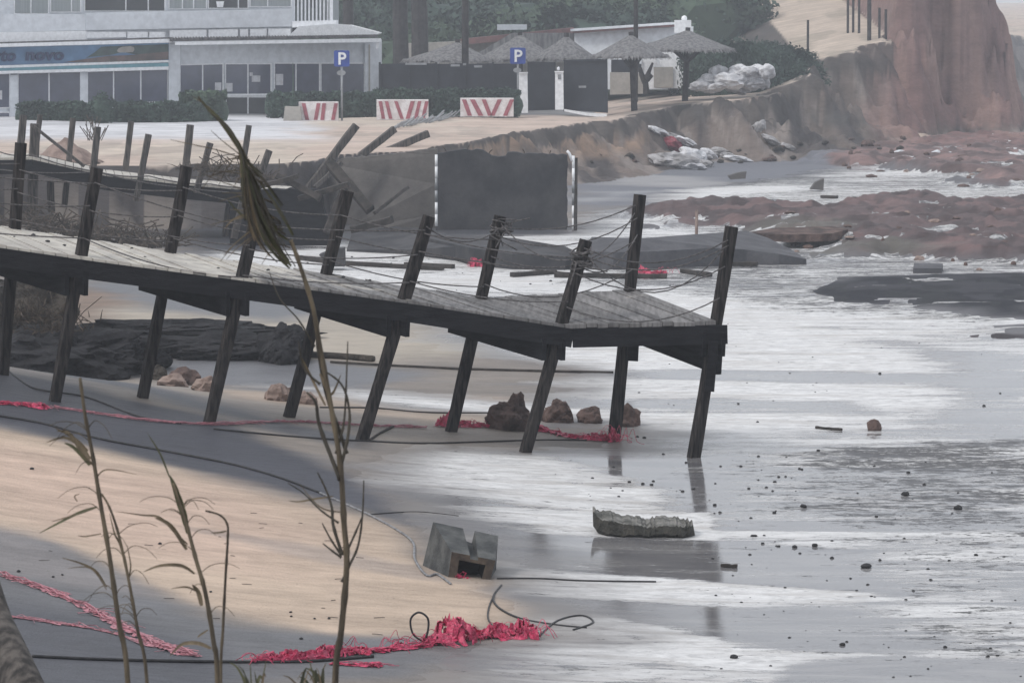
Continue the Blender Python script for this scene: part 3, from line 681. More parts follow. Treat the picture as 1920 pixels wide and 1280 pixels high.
# ================================================================= BACK BOARDWALK
DB = 71.0
bb = empty('far_boardwalk', P(300, 400, DB), 'further timber boardwalk breaking off above the eroded bank, behind the near one', 'boardwalk')
dk = [(-140, 296), (0, 294), (60, 293), (200, 324), (340, 340), (450, 350), (565, 357)]
mb = MB(); db = MB(); nseg = 0
for i in range(len(dk) - 1):
    a = P(dk[i][0], dk[i][1] + 2, DB); b_ = P(dk[i + 1][0], dk[i + 1][1] + 2, DB); off = Vector((-.3, 2.2, .0))
    n = 9
    for k in range(n):
        p0 = a.lerp(b_, (k + .04) / n); p1 = a.lerp(b_, (k + .96) / n); dn = Vector((0, 0, -.05))
        vs = [p0, p1, p1 + off, p0 + off]; vs += [v + dn for v in vs]
        mb.add(vs, [(3, 2, 1, 0), (4, 5, 6, 7), (0, 1, 5, 4), (1, 2, 6, 5), (2, 3, 7, 6), (3, 0, 4, 7)])
mb.build('deck', M['deckback'], bb)
for i in range(len(dk) - 1):
    for o_ in (0.03, 2.1):
        mb = MB(); z_ = Vector((0, o_, -.21)); mb.beam(P(dk[i][0], dk[i][1] + 2, DB) + z_, P(dk[i + 1][0] + .3, dk[i + 1][1] + 2, DB) + z_, .08, .30); mb.build('edge_beam', M['beam'], bb)
bposts = [((44, 216), (24, 420), DB, 13), ((66, 232), (60, 392), DB + .5, 17), ((137, 222), (122, 372), DB + 2, 10), ((184, 238), (165, 400), DB, 11), ((246, 228), (237, 302), DB + 2.2, 10), ((279, 252), (258, 360), DB, 11),
          ((357, 234), (338, 400), DB + 2, 12), ((394, 268), (372, 345), DB, 11), ((467, 235), (452, 330), DB + 2.2, 10), ((505, 282), (442, 452), DB, 12), ((432, 372), (425, 430), DB + 1, 13), ((94, 340), (96, 380), DB + 1.5, 12),
          ((75, 215), (70, 260), DB + 2, 9)]
for a, b_, d_, w_ in bposts:
    mb = MB(); wm_ = w_ / (F / d_); A_ = P(*a, d_); B_ = P(*b_, d_); mb.beam(A_, B_ + (B_ - A_).normalized() * .2, wm_, wm_, 0, (.3, -1, 0), .15, .004); mb.build('post', M['postpale'], bb)
mb = MB(); mb.beam(P(58, 233, DB), P(158, 312, DB), .09, .06); mb.build('loose_rail', M['postpale'], bb)
for pts in ([(0, 285), (60, 290), (184, 322), (279, 330), (394, 345), (505, 350)], [(0, 318), (180, 322), (350, 352), (500, 360)]):
    mb = MB(); pp = []
    for (a, b_), (c_, e_) in zip(pts[:-1], pts[1:]): pp += ropeline(P(a, b_, DB - .1), P(c_, e_, DB - .1), .05, 6)
    mb.tube(pp, .014, 0, 5); mb.build('rope', M['rope'], bb, True)
def timber(name, a, b_, d0, d1, wpx, m_, label, cat='timber', group=None):
    if 'sand' in label: d1 = surf(*b_, 60).y; d0 = d1 + .3
    mb = MB(); w_ = wpx / (F / d0); A_ = P(*a, d0); B_ = P(*b_, d1); B_ = B_ + (B_ - A_).normalized() * (.25 if 'sand' in label else 0); mb.beam(A_, B_, w_, w_, 0, (.3, -1, 0), .15, .006); o = mb.build(name, m_); tag(o, label, cat, group); return o
timber('fallen_post', (668, 235), (572, 362), 75.5, 73, 14, M['postpale'], 'longest broken post leaning against the edge of the sandy lot', 'post', 'broken posts at the edge of the lot')
timber('fallen_post', (740, 242), (676, 292), 79, 78, 13, M['postpale'], 'broken post sticking up from the sand edge, right of the longest leaning one', 'post', 'broken posts at the edge of the lot')
timber('fallen_post', (803, 251), (742, 276), 82, 81, 13, M['postpale'], 'rightmost and lowest broken post poking over the sand edge', 'post', 'broken posts at the edge of the lot')
timber('fallen_beam', (618, 306), (694, 394), 73.2, 72.6, 19, M['plankdark'], 'dark beam slanting down the grey wall face from the leaning post', 'beam')
timber('fallen_beam', (590, 352), (640, 306), 73.5, 74, 8, M['postpale'], 'short pale beam propped behind the longest leaning post', 'beam')
for a_, b_, w_, lb in (((520, 330), (600, 372), 12, 'snapped rail hanging off the broken end of the far boardwalk, uppermost'), ((560, 372), (655, 345), 10, 'snapped rail crossing low over the dark bulkhead'), ((640, 360), (612, 436), 12, 'steep dark plank leaning on the right end of the dark bulkhead'), ((660, 430), (735, 412), 13, 'dark plank lying on the rubble under the grey wall'), ((480, 352), (560, 330), 9, 'thin rail lying on the last boards of the far boardwalk')):
    timber('broken_rail', a_, b_, 68.6, 68.2, w_, M['plankdark'], lb, 'broken rail')
timber('fallen_plank', (764, 351), (702, 400), 73, 72, 6, M['plankdark'], 'thin stick leaning against the foot of the grey wall', 'stick')
timber('fallen_post', (455, 378), (438, 448), 68, 67.8, 12, M['plankdark'], 'dark stump of a post standing under the reed plume', 'post', 'broken posts at the edge of the lot')

# ================================================================= WALLS, SLABS
def panel(name, pts, ds, depth, m_, parent=None, label=None, cat=None, group=None, kind=None):
    """pts in photo pixels, ds distance (one number or one per point)"""
    if not isinstance(ds, (list, tuple)): ds = [ds] * len(pts)
    mb = MB(); mb.poly([P(a, b_, d_) for (a, b_), d_ in zip(pts, ds)], depth)
    o = mb.build(name, m_, parent)
    if label or kind: tag(o, label, cat, group, kind)
    return o
def rough_panel(name, pts, ds, depth, m_, label, cat):
    """like panel with a broken, chipped outline"""
    q_ = []; qd = []
    if not isinstance(ds, (list, tuple)): ds = [ds] * len(pts)
    for i in range(len(pts)):
        a = pts[i]; b_ = pts[(i + 1) % len(pts)]; L_ = math.hypot(b_[0] - a[0], b_[1] - a[1]); n = max(1, int(L_ / 9))
        for k in range(n):
            t = k / n; q_.append((a[0] + (b_[0] - a[0]) * t + (R.uniform(-1.6, 1.6) if k else 0), a[1] + (b_[1] - a[1]) * t + (R.uniform(-1.8, 1.8) if k else 0))); qd.append(ds[i] + (ds[(i + 1) % len(pts)] - ds[i]) * t)
    return panel(name, q_, qd, depth, m_, None, label, cat)
rough_panel('concrete_wall', [(820, 287), (862, 281), (905, 281), (922, 292), (948, 293), (952, 286), (1064, 291), (1063, 440), (818, 440)], [74.6, 74.6, 74.6, 74.6, 74.6, 74.6, 74.6, 74.6, 74.6], .35, M['concretedark'], 'large dark upright retaining wall slab between two white striped poles', 'wall')
rough_panel('concrete_wall', [(585, 330), (640, 298), (820, 279), (819, 440), (650, 440), (608, 400)], [77.5, 77, 75.2, 75.2, 76, 77], .3, M['concretemid'], 'mid grey retaining wall face left of the dark slab', 'wall')
rough_panel('timber_bulkhead', [(430, 356), (600, 354), (628, 490), (430, 490)], [69.2, 69.2, 69.0, 69.2], .5, M['beam'], 'dark bulkhead panel closing the end of the far boardwalk', 'bulkhead')
for k, (x_, y_, a_) in enumerate(((838, 286, -6), (876, 281, 4), (915, 290, 8), (985, 289, -5), (1030, 291, 3))):
    mb = MB(); mb.tube([P(x_, y_ + 6, 74.75), P(x_ + a_ * .4, y_ - 5, 74.75), P(x_ + a_, y_ - 9, 74.7)], .012, 0, 5); o = mb.build('steel_bar', M['rust']); tag(o, 'short rusty bar sticking out of the top of the dark slab', 'steel bar', 'bars in the top of the dark slab')
for k in range(26):
    a, b_ = R.uniform(30, 780), R.uniform(960, 1190)
    if b_ > 1010 + a * .25 or b_ < 930 + a * .1: pass
    g_ = ground(a, b_); an = R.uniform(-.7, .7); l_ = R.uniform(.02, .09); mb = MB(); v_ = Vector((math.cos(an) * l_, math.sin(an) * l_, .004)); mb.tube([g_ + Vector((0, 0, .004)), g_ + v_ * .4 + Vector((0, .003, .003)), g_ + v_], .003, 0, 4)
    o = mb.build('twig', M['plankdark']); tag(o, 'tiny dark twig lying on the pale sand behind the reeds', 'twig', 'twigs on the pale sand')
def stripepole(x, y0, y1, d, label, lean=0, cap=False):
    t = empty('marker_pole', P(x, y1, d), label, 'pole', 'white poles beside the dark slab')
    n = 6; 
    for k in range(n):
        a = P(x + lean * (1 - k / n), y0 + (y1 - y0) * k / n, d); b_ = P(x + lean * (1 - (k + 1) / n), y0 + (y1 - y0) * (k + 1) / n, d)
        mb = MB(); mb.tube([a, b_], .032, 0, 8); o = mb.build('pole_section', M['whitebright'] if k in (0, 1, 4, 5) else M['galv'], t, True)
    if cap:
        mb = MB(); mb.tube([P(1063, 283, d), P(1067, 287, d), P(1073, 302, d)], .035, 0, 6); mb.build('bent_tip', M['whitebright'], t, True)
stripepole(818, 290, 424, 74.3, 'slim white and grey pole against the joint between grey wall and dark slab')
stripepole(1075, 292, 432, 74.3, 'white pole with bent tip at the free right edge of the dark slab', 0, True)
mb = MB(); mb.tube([P(1080, 296, 74.4), P(1079, 432, 74.2)], .04, 0, 6); o = mb.build('steel_post', M['plankdark']); tag(o, 'dark thin post right beside the bent white pole', 'post')

def wedge(name, top, base, m_, label, cat, mats=None):
    pass
# tilted asphalt slab
def slab3(name, pts, th, m_, label, cat, group=None):
    """pts: (px, py, z) top outline of a lying slab; th thickness"""
    g = [G(a, b_, z_) for a, b_, z_ in pts]; n = len(g); cc = sum(g, Vector()) / n
    vs = list(g) + [v + Vector((0, 0, -th)) for v in g]
    mb = MB(); mb.add(vs, [tuple(range(n))] + [tuple(range(n, 2 * n))[::-1]] + [(i, i + n, (i + 1) % n + n, (i + 1) % n) for i in range(n)])
    o = mb.build(name, m_); tag(o, label, cat, group); return o
slab3('asphalt_slab', [(1088, 470, .30), (1150, 473, .34), (1230, 471, .34), (1330, 465, .36), (1400, 468, .30), (1460, 476, .22), (1512, 486, .10), (1484, 468, .15), (1440, 446, .25), (1400, 433, .42), (1290, 440, .5), (1200, 447, .55), (1110, 444, .5)], .36, M['asphaltslab'], 'large broken slab of grey paving lying tilted by the end posts', 'slab')
slab3('asphalt_slab', [(1400, 436, .32), (1480, 440, .3), (1560, 438, .30), (1590, 430, .32), (1560, 424, .36), (1450, 427, .36)], .16, M['rock'], 'thin brown slab lying on the red mud behind the large one', 'slab')
slab3('asphalt_slab', [(1712, 503, .10), (1766, 503, .10), (1768, 494, .12), (1714, 493, .12)], .12, M['asphaltslab'], 'small square edged slab at the edge of the red mud', 'slab')
slab3('asphalt_slab', [(880, 464, .35), (960, 476, .3), (1060, 482, .25), (1110, 486, .12), (1060, 462, .3), (960, 446, .35), (860, 440, .35), (800, 446, .3)], .3, M['concretedark'], 'dark muddy slab in front of the dark wall under the ropes', 'slab')
slab3('asphalt_slab', [(650, 468, .05), (760, 468, .1), (860, 462, .3), (830, 436, .35), (740, 424, .4), (660, 436, .2)], .3, M['concretedark'], 'dark broken slab at the foot of the grey wall', 'slab')
panel('broken_kerbstone', [(598, 478), (630, 466), (645, 466), (646, 500), (618, 500)], 62, .5, M['concretedark'], None, 'dark cube shaped lump seen behind the second post row', 'kerbstone')

def rockthing(px, py, wpx, hpx, m_, label, name='rock', seed=1, sub=3, amp=.3, group=None, cat='rock', d=None, mats=None, flat=1.0):
    g = ground(px, py); s_ = F / g.y; w_ = wpx / s_; h_ = hpx / s_
    mb = MB(); c_ = (g.x, g.y + w_ * .25, g.z + h_ * .20)
    mb.rock(c_, (w_ * .95, w_ * .8 * flat, h_ * 1.52), 0, seed, sub, amp, 0)
    o = mb.build(name, m_, loc=(g.x, g.y, g.z)); tag(o, label, cat, group); return o
rockthing(957, 806, 98, 70, M['rock'], 'largest brown boulder standing left in the row by the front posts', seed=4, sub=4, amp=.34)
rockthing(1047, 792, 66, 44, M['rock'], 'brown rock just right of the largest boulder', seed=9, sub=4, amp=.34)
rockthing(1107, 794, 50, 33, M['rock'], 'small brown rock between the middle rock and the post', seed=12, sub=3, amp=.3)
rockthing(1174, 800, 58, 38, M['rock'], 'pointed brown rock behind the post with red netting at its foot', seed=23, sub=3, amp=.4)
rockthing(1640, 808, 32, 24, M['rock'], 'lone reddish brown block on the white foam to the right', seed=31, sub=2, amp=.22, name='stone')
for k, (a, b_, w_, h_, mm, lb) in enumerate([(345, 722, 75, 38, 'rock', 'brown clay lump at the back of the left rubble heap'), (322, 728, 55, 22, 'rockpale', 'pale flat clay lump front left in the left rubble heap'), (385, 738, 55, 28, 'rockpale', 'pale clay lump on the right of the left rubble heap'), (300, 712, 34, 26, 'earthbr', 'dark earthy clod left of the left rubble heap'),
                                  (520, 752, 56, 30, 'rockpale', 'pinkish clay rock left of the third back post'), (574, 758, 44, 26, 'rockpale', 'pinkish clay rock right of the third back post'), (548, 748, 40, 26, 'rock', 'brown clay rock hidden behind the third back post')]):
    rockthing(a, b_, w_, h_, M[mm], lb, seed=40 + k, sub=3, amp=.38, name='clay_rock')
# long mortar slab in the wash
g = G(1207, 1000, .06); mb = MB(); rr = random.Random(3)
w_ = 190 / (F / g.y); n = 54; vs = []; 
prof = []; tw_ = [rr.gauss(0, 1) for _ in range(n + 3)]
for k in range(n + 1):
    t = k / n; x_ = g.x - w_ / 2 + w_ * t; nz_ = (tw_[k] + tw_[k + 1] + tw_[k + 2]) / 3; e_ = min(1, (t + .02) / .16) ** .5 * min(1, (1 - t + .03) / .14) ** .5
    top = .17 - .06 * t + .011 * nz_ + .012 * math.sin(t * 9) + (.07 * (1 - t / .08) if t < .08 else 0); topb = top + .03 + .006 * tw_[k]
    lo_ = .10 * (1 - e_) * (1.0 if t < .5 else .35); yf = g.y + .26 - .24 * e_ + .012 * nz_; yb = g.y + .30 + .24 * e_
    prof.append([(x_ + .05 * (1 - e_), yf + .10, -.02 + lo_), (x_, yf, lo_ * .8 + .05 + .01 * nz_), (x_, yf + .015, (lo_ + top) / 2 + .01 * tw_[k]), (x_, yf + .06, top - .012 - .005 * tw_[k + 1]), (x_, (yf + yb) / 2, (top + topb) / 2 + .006 * tw_[k + 2]), (x_, yb, topb - .02)])
for p_ in prof: vs += p_
fs = []; mi = []
for k in range(n):
    for j in range(5):
        fs.append((k * 6 + j, (k + 1) * 6 + j, (k + 1) * 6 + j + 1, k * 6 + j + 1)); mi.append(1 if j < 3 else 0)
fs += [tuple(range(6)), tuple(range(n * 6, n * 6 + 6))[::-1]]; mi += [1, 1]
mb.v = vs; mb.f = fs; mb.mi = mi
o = mb.build('mortar_slab', [M['slab'], M['slabdark']]); tag(o, 'long rough grey slab of broken mortar lying alone in the shallow wash', 'slab')

# concrete block with a notch and a square hole, tipped in the sand
blk = empty('concrete_block', P(862, 1100, 27), 'grey notched hollow concrete footing block tipped on the sand with red plastic inside', 'concrete block')
bd = 27.0
def bp(x, y, dd=0): return P(x, y, bd + dd)
fr = {'tl': (812, 978), 'l1': (790, 1078), 'tm': (848, 1035), 'bl': (843, 1095), 'br': (912, 1104), 'tr': (930, 1056), 'ktl': (933, 1002)}
# real solid: long axis runs back to the left; front (hollow) face is a square frame
ft = [P(847, 1034, 26.75), P(929, 1050, 26.75), P(914, 1106, 26.75), P(838, 1098, 26.75)]       # front face corners tl,tr,br,bl
bk = [P(812, 978, 27.25), P(934, 1004, 27.25), P(930, 1070, 27.30), P(788, 1078, 27.25)]
mb = MB()
hole = [ft[0].lerp(ft[2], .0)] 
c0 = sum(ft, Vector()) / 4; hl = [v.lerp(c0, .40) for v in ft]; back_in = Vector((-.02, .32, .05))
hb = [v + back_in for v in hl]
# frame front with a shallow notch in the top edge
tl, tr = ft[0], ft[1]; n0 = tl.lerp(tr, .42); n1 = tl.lerp(tr, .60); btl, btr = bk[0], bk[1]
m0 = btl.lerp(btr, .46); m1 = btl.lerp(btr, .64); dn = Vector((0, 0, -.085)); dn2 = Vector((.0, 0, -.105))
c_n0 = n0 + dn * .35; c_n1 = n1 + dn * .35; c_m0 = m0 + dn2 + Vector((.02, 0, 0)); c_m1 = m1 + dn2 + Vector((-.025, 0, 0))
vs = [tl, n0, c_n0, c_n1, n1, tr, ft[2], ft[3], btl, m0, c_m0, c_m1, m1, btr, bk[2], bk[3]] + hl + hb
#      0   1    2     3    4   5    6      7     8    9   10    11    12   13    14     15   16-19 20-23
mb.add(vs, [(0, 8, 9, 1), (1, 9, 10, 2), (2, 10, 11, 3), (3, 11, 12, 4), (4, 12, 13, 5), (5, 13, 14, 6), (6, 14, 15, 7), (7, 15, 8, 0), (8, 15, 14, 13, 12, 11, 10, 9)], 0)
mb.add(vs, [(0, 1, 2, 16), (2, 3, 17, 16), (3, 4, 5, 17), (5, 6, 18, 17), (6, 7, 19, 18), (7, 0, 16, 19)], 1)
mb.add(vs, [(16, 17, 21, 20), (17, 18, 22, 21), (18, 19, 23, 22), (19, 16, 20, 23), (20, 21, 22, 23)], 2)
mb.build('block_body', [M['concrete'], M['rust'], M['hole']], blk)
def crumple(mb, c, r, n, mi=0, w=.02, seed=0):
    rr = random.Random(seed)
    for k in range(n):
        a = Vector(c) + Vector((rr.gauss(0, r[0] * .5), rr.gauss(0, r[1] * .5), abs(rr.gauss(0, r[2] * .5))))
        dirv = Vector((rr.gauss(0, 1) * 1.5, rr.gauss(0, .7), rr.gauss(0, .6))).normalized(); sd_ = dirv.orthogonal().normalized()
        ln = rr.uniform(.4, 1) * r[0] * .9; vs = []; m_ = 5
        for j in range(m_ + 1):
            t = j / m_ - .5; p_ = a + dirv * ln * t + Vector((rr.gauss(0, .012), rr.gauss(0, .012), rr.gauss(0, .014) - t * t * ln * .3))
            ww = w * rr.uniform(.4, 1.2); vs += [p_ - sd_ * ww, p_ + sd_ * ww]
        mb.add(vs, [(2 * j, 2 * j + 1, 2 * j + 3, 2 * j + 2) for j in range(m_)], mi)
def netting(name, path, wid, hgt, n, m_, label, seed, strand=True, wstr=.014, cat='plastic netting'):
    pts = [ground(a, b_) for a, b_ in path]; pp = smoothpath(pts, 8); mb = MB(); rr = random.Random(seed); L_ = len(pp)
    tot = sum((pp[i + 1] - pp[i]).length for i in range(L_ - 1)); nl_ = max(12, int(tot / .022)); nc_ = 15
    ii = np.linspace(0, L_ - 1.001, nl_); i0 = ii.astype(int); fr_ = ii - i0
    PX = np.array([[v.x, v.y, v.z] for v in pp]); cp = PX[i0] * (1 - fr_[:, None]) + PX[i0 + 1] * fr_[:, None]
    tg = np.gradient(cp, axis=0); tg = tg / (np.linalg.norm(tg, axis=1)[:, None] + 1e-9); nr_ = np.stack([-tg[:, 1], tg[:, 0]], 1)
    nl_ = max(16, int(tot / .013)); ii = np.linspace(0, L_ - 1.001, nl_); i0 = ii.astype(int); fr_ = ii - i0
    cp = PX[i0] * (1 - fr_[:, None]) + PX[i0 + 1] * fr_[:, None]; tg = np.gradient(cp, axis=0); tg = tg / (np.linalg.norm(tg, axis=1)[:, None] + 1e-9); nr_ = np.stack([-tg[:, 1], tg[:, 0]], 1); nc_ = 21
    for layer in range(2):
        so = seed * 13 + layer * 7; vs = []; us = np.linspace(-1, 1, nc_)
        for a in range(nl_):
            t = a / (nl_ - 1); wv = (wid(t) if callable(wid) else wid); hv = (hgt(t) if callable(hgt) else hgt); aa = a * .013
            e1 = float(fbm(np.array([aa * 3.2]), np.array([layer * 3.3]), so)[0]); env = min(1, t * 14, (1 - t) * 14) * max(.12, (e1 - .28) * 2.6)
            mean = (float(fbm(np.array([aa * 4.0 + 50]), np.array([layer * 1.3]), so + 3)[0]) - .5) * wv * 1.5
            r1_ = 1 - 2 * np.abs(fbm(us * 2.2 + aa * 4, us * 1.5 + aa * 6 + layer * 9, so, 4) - .5) * 2; r2_ = fbm(us * 4 + 7, us * 3 + aa * 12, so + 1, 4) - .5; r3_ = fbm(us * 4 + aa * 9, us * 2 + aa * 11, so + 2, 4) - .5
            lat = mean + us * wv * env + r2_ * wv * .8; lon = r3_ * .07; hh_ = np.maximum(0, (1 - us * us)) ** .5 * hv * env * (.15 + 1.15 * np.clip(r1_, 0, 1) ** 2) + np.abs(r3_) * .012
            for u in range(nc_):
                x_ = cp[a, 0] + nr_[a, 0] * lat[u] + tg[a, 0] * lon[u]; y_ = cp[a, 1] + nr_[a, 1] * lat[u] + tg[a, 1] * lon[u]; vs.append((x_, y_, hz_fast(x_, y_) + .005 + hh_[u]))
        hole = fbm(np.arange(nl_)[:, None] * .35 + us[None, :] * 0, us[None, :] * 4 + np.arange(nl_)[:, None] * .05, so + 8, 3); fs = []
        for a in range(nl_ - 1):
            for u in range(nc_ - 1):
                if hole[a, u] > .54: continue
                k = a * nc_ + u; fs.append((k, k + 1, k + nc_ + 1, k + nc_))
        mb.add(vs, fs)
    for k in range(int(n * .10)):
        t = rr.random(); i = min(int(t * (L_ - 1)), L_ - 2); c_ = pp[i].lerp(pp[i + 1], rr.random())
        wv = wid if not callable(wid) else wid(t); hv = hgt if not callable(hgt) else hgt(t); q0 = Vector((c_.x + rr.gauss(0, wv * .5), c_.y + rr.gauss(0, wv * .5), 0)); pth_ = []
        ln = rr.uniform(.1, .3); an = rr.gauss(0, .6)
        for j in range(6):
            f_ = j / 5; x_ = q0.x + math.cos(an) * ln * (f_ - .5); x_ += rr.gauss(0, .014); y_ = q0.y + math.sin(an) * ln * (f_ - .5) + rr.gauss(0, .022); pth_.append(Vector((x_, y_, hz_fast(x_, y_) + .01 + math.sin(f_ * 3.14) * hv * rr.uniform(.1, 1.15))))
        mb.tube(smoothpath(pth_, 3), .0022 + wstr * rr.uniform(.02, .10), 0, 3)
    if strand:
        for k in range(3):
            mb.tube([p_ + Vector((rr.gauss(0, .01), rr.gauss(0, .03), .015 + abs(rr.gauss(0, .01)))) for p_ in pp], .006, 0, 4)
    o = mb.build(name, m_); tag(o, label, cat); return o
hump = lambda t: .10 * (math.sin(math.pi * min(1, max(0, t))) ** .5) + .03
netting('netting', [(470, 1242), (560, 1238), (650, 1228), (690, 1222), (790, 1212), (860, 1200), (940, 1195), (1004, 1190)], lambda t: .05 + .09 * (t > .35), lambda t: .03 + (.08 if .36 < t < .62 or t > .66 else .03), 620, M['pink'], 'bright red crumpled plastic netting strung along the sand in the foreground', 5, True, .012)
netting('netting', [(620, 1245), (670, 1248), (714, 1250)], .05, .02, 60, M['pink'], 'short flat tail of red netting in front of the foreground strip', 6, False, .012)
netting('netting', [(820, 800), (880, 800), (960, 802), (1010, 808), (1080, 820), (1140, 826), (1160, 828)], lambda t: .10 + .05 * (t > .6), lambda t: .05 + (.12 if t < .08 or t > .88 else .03), 420, M['pink'], 'red netting bundled round the feet of the end posts and boulders', 7, True, .014)
netting('netting', [(0, 1078), (110, 1115), (200, 1160), (290, 1205), (370, 1232)], .075, .012, 190, M['pinkpale'], 'faded pink netting half buried in the sand at lower left', 8, True, .012)
netting('netting', [(0, 1155), (90, 1165), (200, 1185), (300, 1215)], .06, .008, 90, M['pinkpale'], 'palest scrap of pink netting below the half buried one', 9, False, .012)
netting('netting', [(-20, 756), (40, 760), (90, 766)], .10, .04, 110, M['pink'], 'red netting at the foot of the leftmost near post', 10, True, .014)
netting('netting', [(100, 765), (240, 785), (380, 797), (520, 792), (600, 794), (700, 800), (800, 803)], .016, .012, 200, M['pinkpale'], 'thin line of pink netting running past the post feet', 11, True, .008)
netting('netting', [(882, 500), (905, 500)], .14, .16, 60, M['pink'], 'small red netting ball in the water behind the second back post', 12, False, .03)
netting('netting', [(1195, 512), (1225, 513), (1252, 513)], .16, .12, 120, M['pink'], 'red netting lump in the water right of the tallest post', 13, False, .03)
mb = MB(); c_ = P(866, 1090, 26.78); crumple(mb, (c_.x - .02, c_.y - .02, c_.z - .03), (.07, .05, .09), 60, 0, .014, 77); o = mb.build('plastic_scrap', M['pink']); tag(o, 'red plastic scrap stuffed in the hollow of the concrete block', 'plastic scrap')

# cables and ropes on the sand
def cable(path, r, m_, label, name='cable', cat='cable', lift_=0, group=None, closed=False):
    pts = []
    for p_ in path:
        g_ = ground(p_[0], p_[1])
        if len(p_) > 2: g_ = P(p_[0], p_[1], p_[2])
        else: g_.z = hz_fast(g_.x, g_.y)
        pts.append(g_ + Vector((0, 0, r * .8)))
    pp = smoothpath(pts, 8)
    pp = [Vector((v.x, v.y, max(v.z, hz_fast(v.x, v.y) + r * .5))) for v in pp]
    mb = MB(); mb.tube(pp, r, 0, 6); o = mb.build(name, m_, None, True); tag(o, label, cat, group); return o
cable([(-20, 778), (80, 795), (180, 822), (300, 845), (420, 868), (520, 895), (600, 925)], .012, M['cable'], 'dark cable running diagonally down the grey sand on the left')
cable([(600, 925), (690, 965), (750, 998), (775, 1020), (778, 1050), (800, 1080), (820, 1078), (845, 1096)], .011, M['cablepale'], 'pale rope curling up to the concrete block', 'rope', 'rope')
cable([(60, 1232), (200, 1238), (400, 1242), (560, 1242), (700, 1232)], .012, M['cable'], 'black cable along the bottom of the sand beside the netting')
cable([(690, 965), (780, 960), (860, 968)], .006, M['cable'], 'thin twig like wire left of the wash edge', 'wire', 'wire')
cable([(940, 1098), (925, 1120), (935, 1140), (975, 1160), (1040, 1172), (1100, 1178)], .009, M['cable'], 'thin dark wire curving in the wash below the concrete block', 'wire', 'wire')
cable([(1010, 1194), (1045, 1165), (1090, 1155), (1112, 1168), (1075, 1182)], .009, M['cable'], 'loose wire loop at the right end of the foreground netting', 'wire', 'wire')
cable([(927, 1178), (915, 1160), (918, 1135), (930, 1110)], .007, M['cable'], 'short upright wire rising from the netting', 'wire', 'wire')
d_ = ground(790, 1208).y
cable([(798, 1206, d_), (775, 1190, d_), (770, 1162, d_), (785, 1149, d_), (802, 1160, d_), (802, 1185, d_), (794, 1205, d_)], .008, M['cable'], 'standing dark wire loop above the foreground netting', 'wire', 'wire')
cable([(932, 1086), (1010, 1086), (1090, 1090), (1230, 1092)], .010, M['cable'], 'straight dark cable in the wash right of the concrete block')
cable([(400, 805), (560, 820), (690, 828), (800, 832), (1000, 826), (1100, 826)], .010, M['cable'], 'dark line lying past the feet of the front posts')
cable([(-20, 723), (60, 730), (160, 745), (260, 782), (340, 795)], .011, M['cable'], 'dark cable by the leftmost near posts')
cable([(690, 828), (715, 812), (738, 801)], .014, M['plankdark'], 'short bent stick at the foot of the third near post', 'stick', 'stick')
cable([(600, 765), (700, 766), (800, 774), (930, 775)], .010, M['cable'], 'thin line lying in the strip of foam behind the posts')
cable([(620, 680), (760, 688), (900, 694), (1150, 700)], .018, M['plankdark'], 'long dark pole lying in the water below the deck', 'pole', 'pole')
cable([(520, 668), (620, 672), (700, 678)], .05, M['earthbr'], 'muddy root or log beside the dark mounds', 'log', 'log')
# flotsam sticks
sticks = [((1530, 804), (1578, 808)), ((1352, 1063), (1382, 1065)), ((560, 487), (620, 495)), ((760, 500), (850, 504)), ((1040, 520), (1250, 523)), ((960, 520), (1040, 514)), ((1330, 498), (1420, 500)), ((1280, 512), (1330, 520)), ((640, 497), (830, 508)), ((1300, 880), (1300, 880)), ((1600, 375), (1640, 378)), ((1540, 372), (1570, 373))]
for k, (a, b_) in enumerate(sticks):
    if a == b_: continue
    ga, gb = ground(*a), ground(*b_); mb = MB(); r_ = .018 if k < 2 else .05
    mb.beam(ga + Vector((0, 0, r_)), gb + Vector((0, 0, r_)), r_ * 2.4, r_ * 1.6, 0, (0, 0, 1), .2, .004); o = mb.build('driftwood_stick', M['plankdark'])
    if k == 0: tag(o, 'thin stick in the white foam left of the reddish block', 'stick')
    elif k == 1: tag(o, 'thin stick floating in the smooth grey puddle', 'stick')
    else: tag(o, 'dark driftwood board floating in the foam behind the near boardwalk', 'driftwood', 'boards floating behind the near boardwalk')
# pebbles on the wet sand
shared = []
for k in range(4):
    mb = MB(); mb.rock((0, 0, .28), (1, .9, .8), 0, 90 + k, 2, .3); o = mb.build('pebble', M['pebble']); shared.append(o)
pl = [(1507, 952), (1698, 930), (1796, 955), (1624, 1064), (1413, 1006), (1528, 1025), (1490, 1027), (1376, 1234), (1580, 1210), (1452, 963), (1408, 972), (1350, 962), (1340, 948), (1643, 970), (1733, 910), (1703, 887), (1534, 846), (1453, 905), (1351, 875), (1845, 762), (1460, 895), (1404, 917), (1740, 1068), (1745, 1088), (1830, 1042), (1780, 1052), (1560, 1047), (1650, 1051), (1606, 1108), (1640, 1120), (1560, 1015), (1500, 1038), (1460, 1025), (1430, 1020), (1772, 1214), (1852, 1232), (1870, 1230), (1707, 1268), (1675, 1270), (1390, 1130), (1205, 908), (1222, 910), (1150, 877), (1225, 903), (565, 1198), (590, 1160), (617, 1160), (545, 1148), (546, 1156), (395, 1110), (300, 1020), (60, 880), (117, 1078), (100, 1082), (35, 1072), (1280, 922), (1300, 918), (1180, 905), (1195, 820), (1208, 822), (1185, 822), (1460, 680), (1380, 650), (1365, 608), (1450, 752)]
rp = random.Random(11)
for k in range(150):
    pl.append((rp.uniform(1330, 1915), rp.uniform(850, 1270)))
for k in range(25): pl.append((rp.uniform(1000, 1500), rp.uniform(850, 940)))
for k in range(25): pl.append((rp.uniform(1100, 1900), rp.uniform(640, 830)))
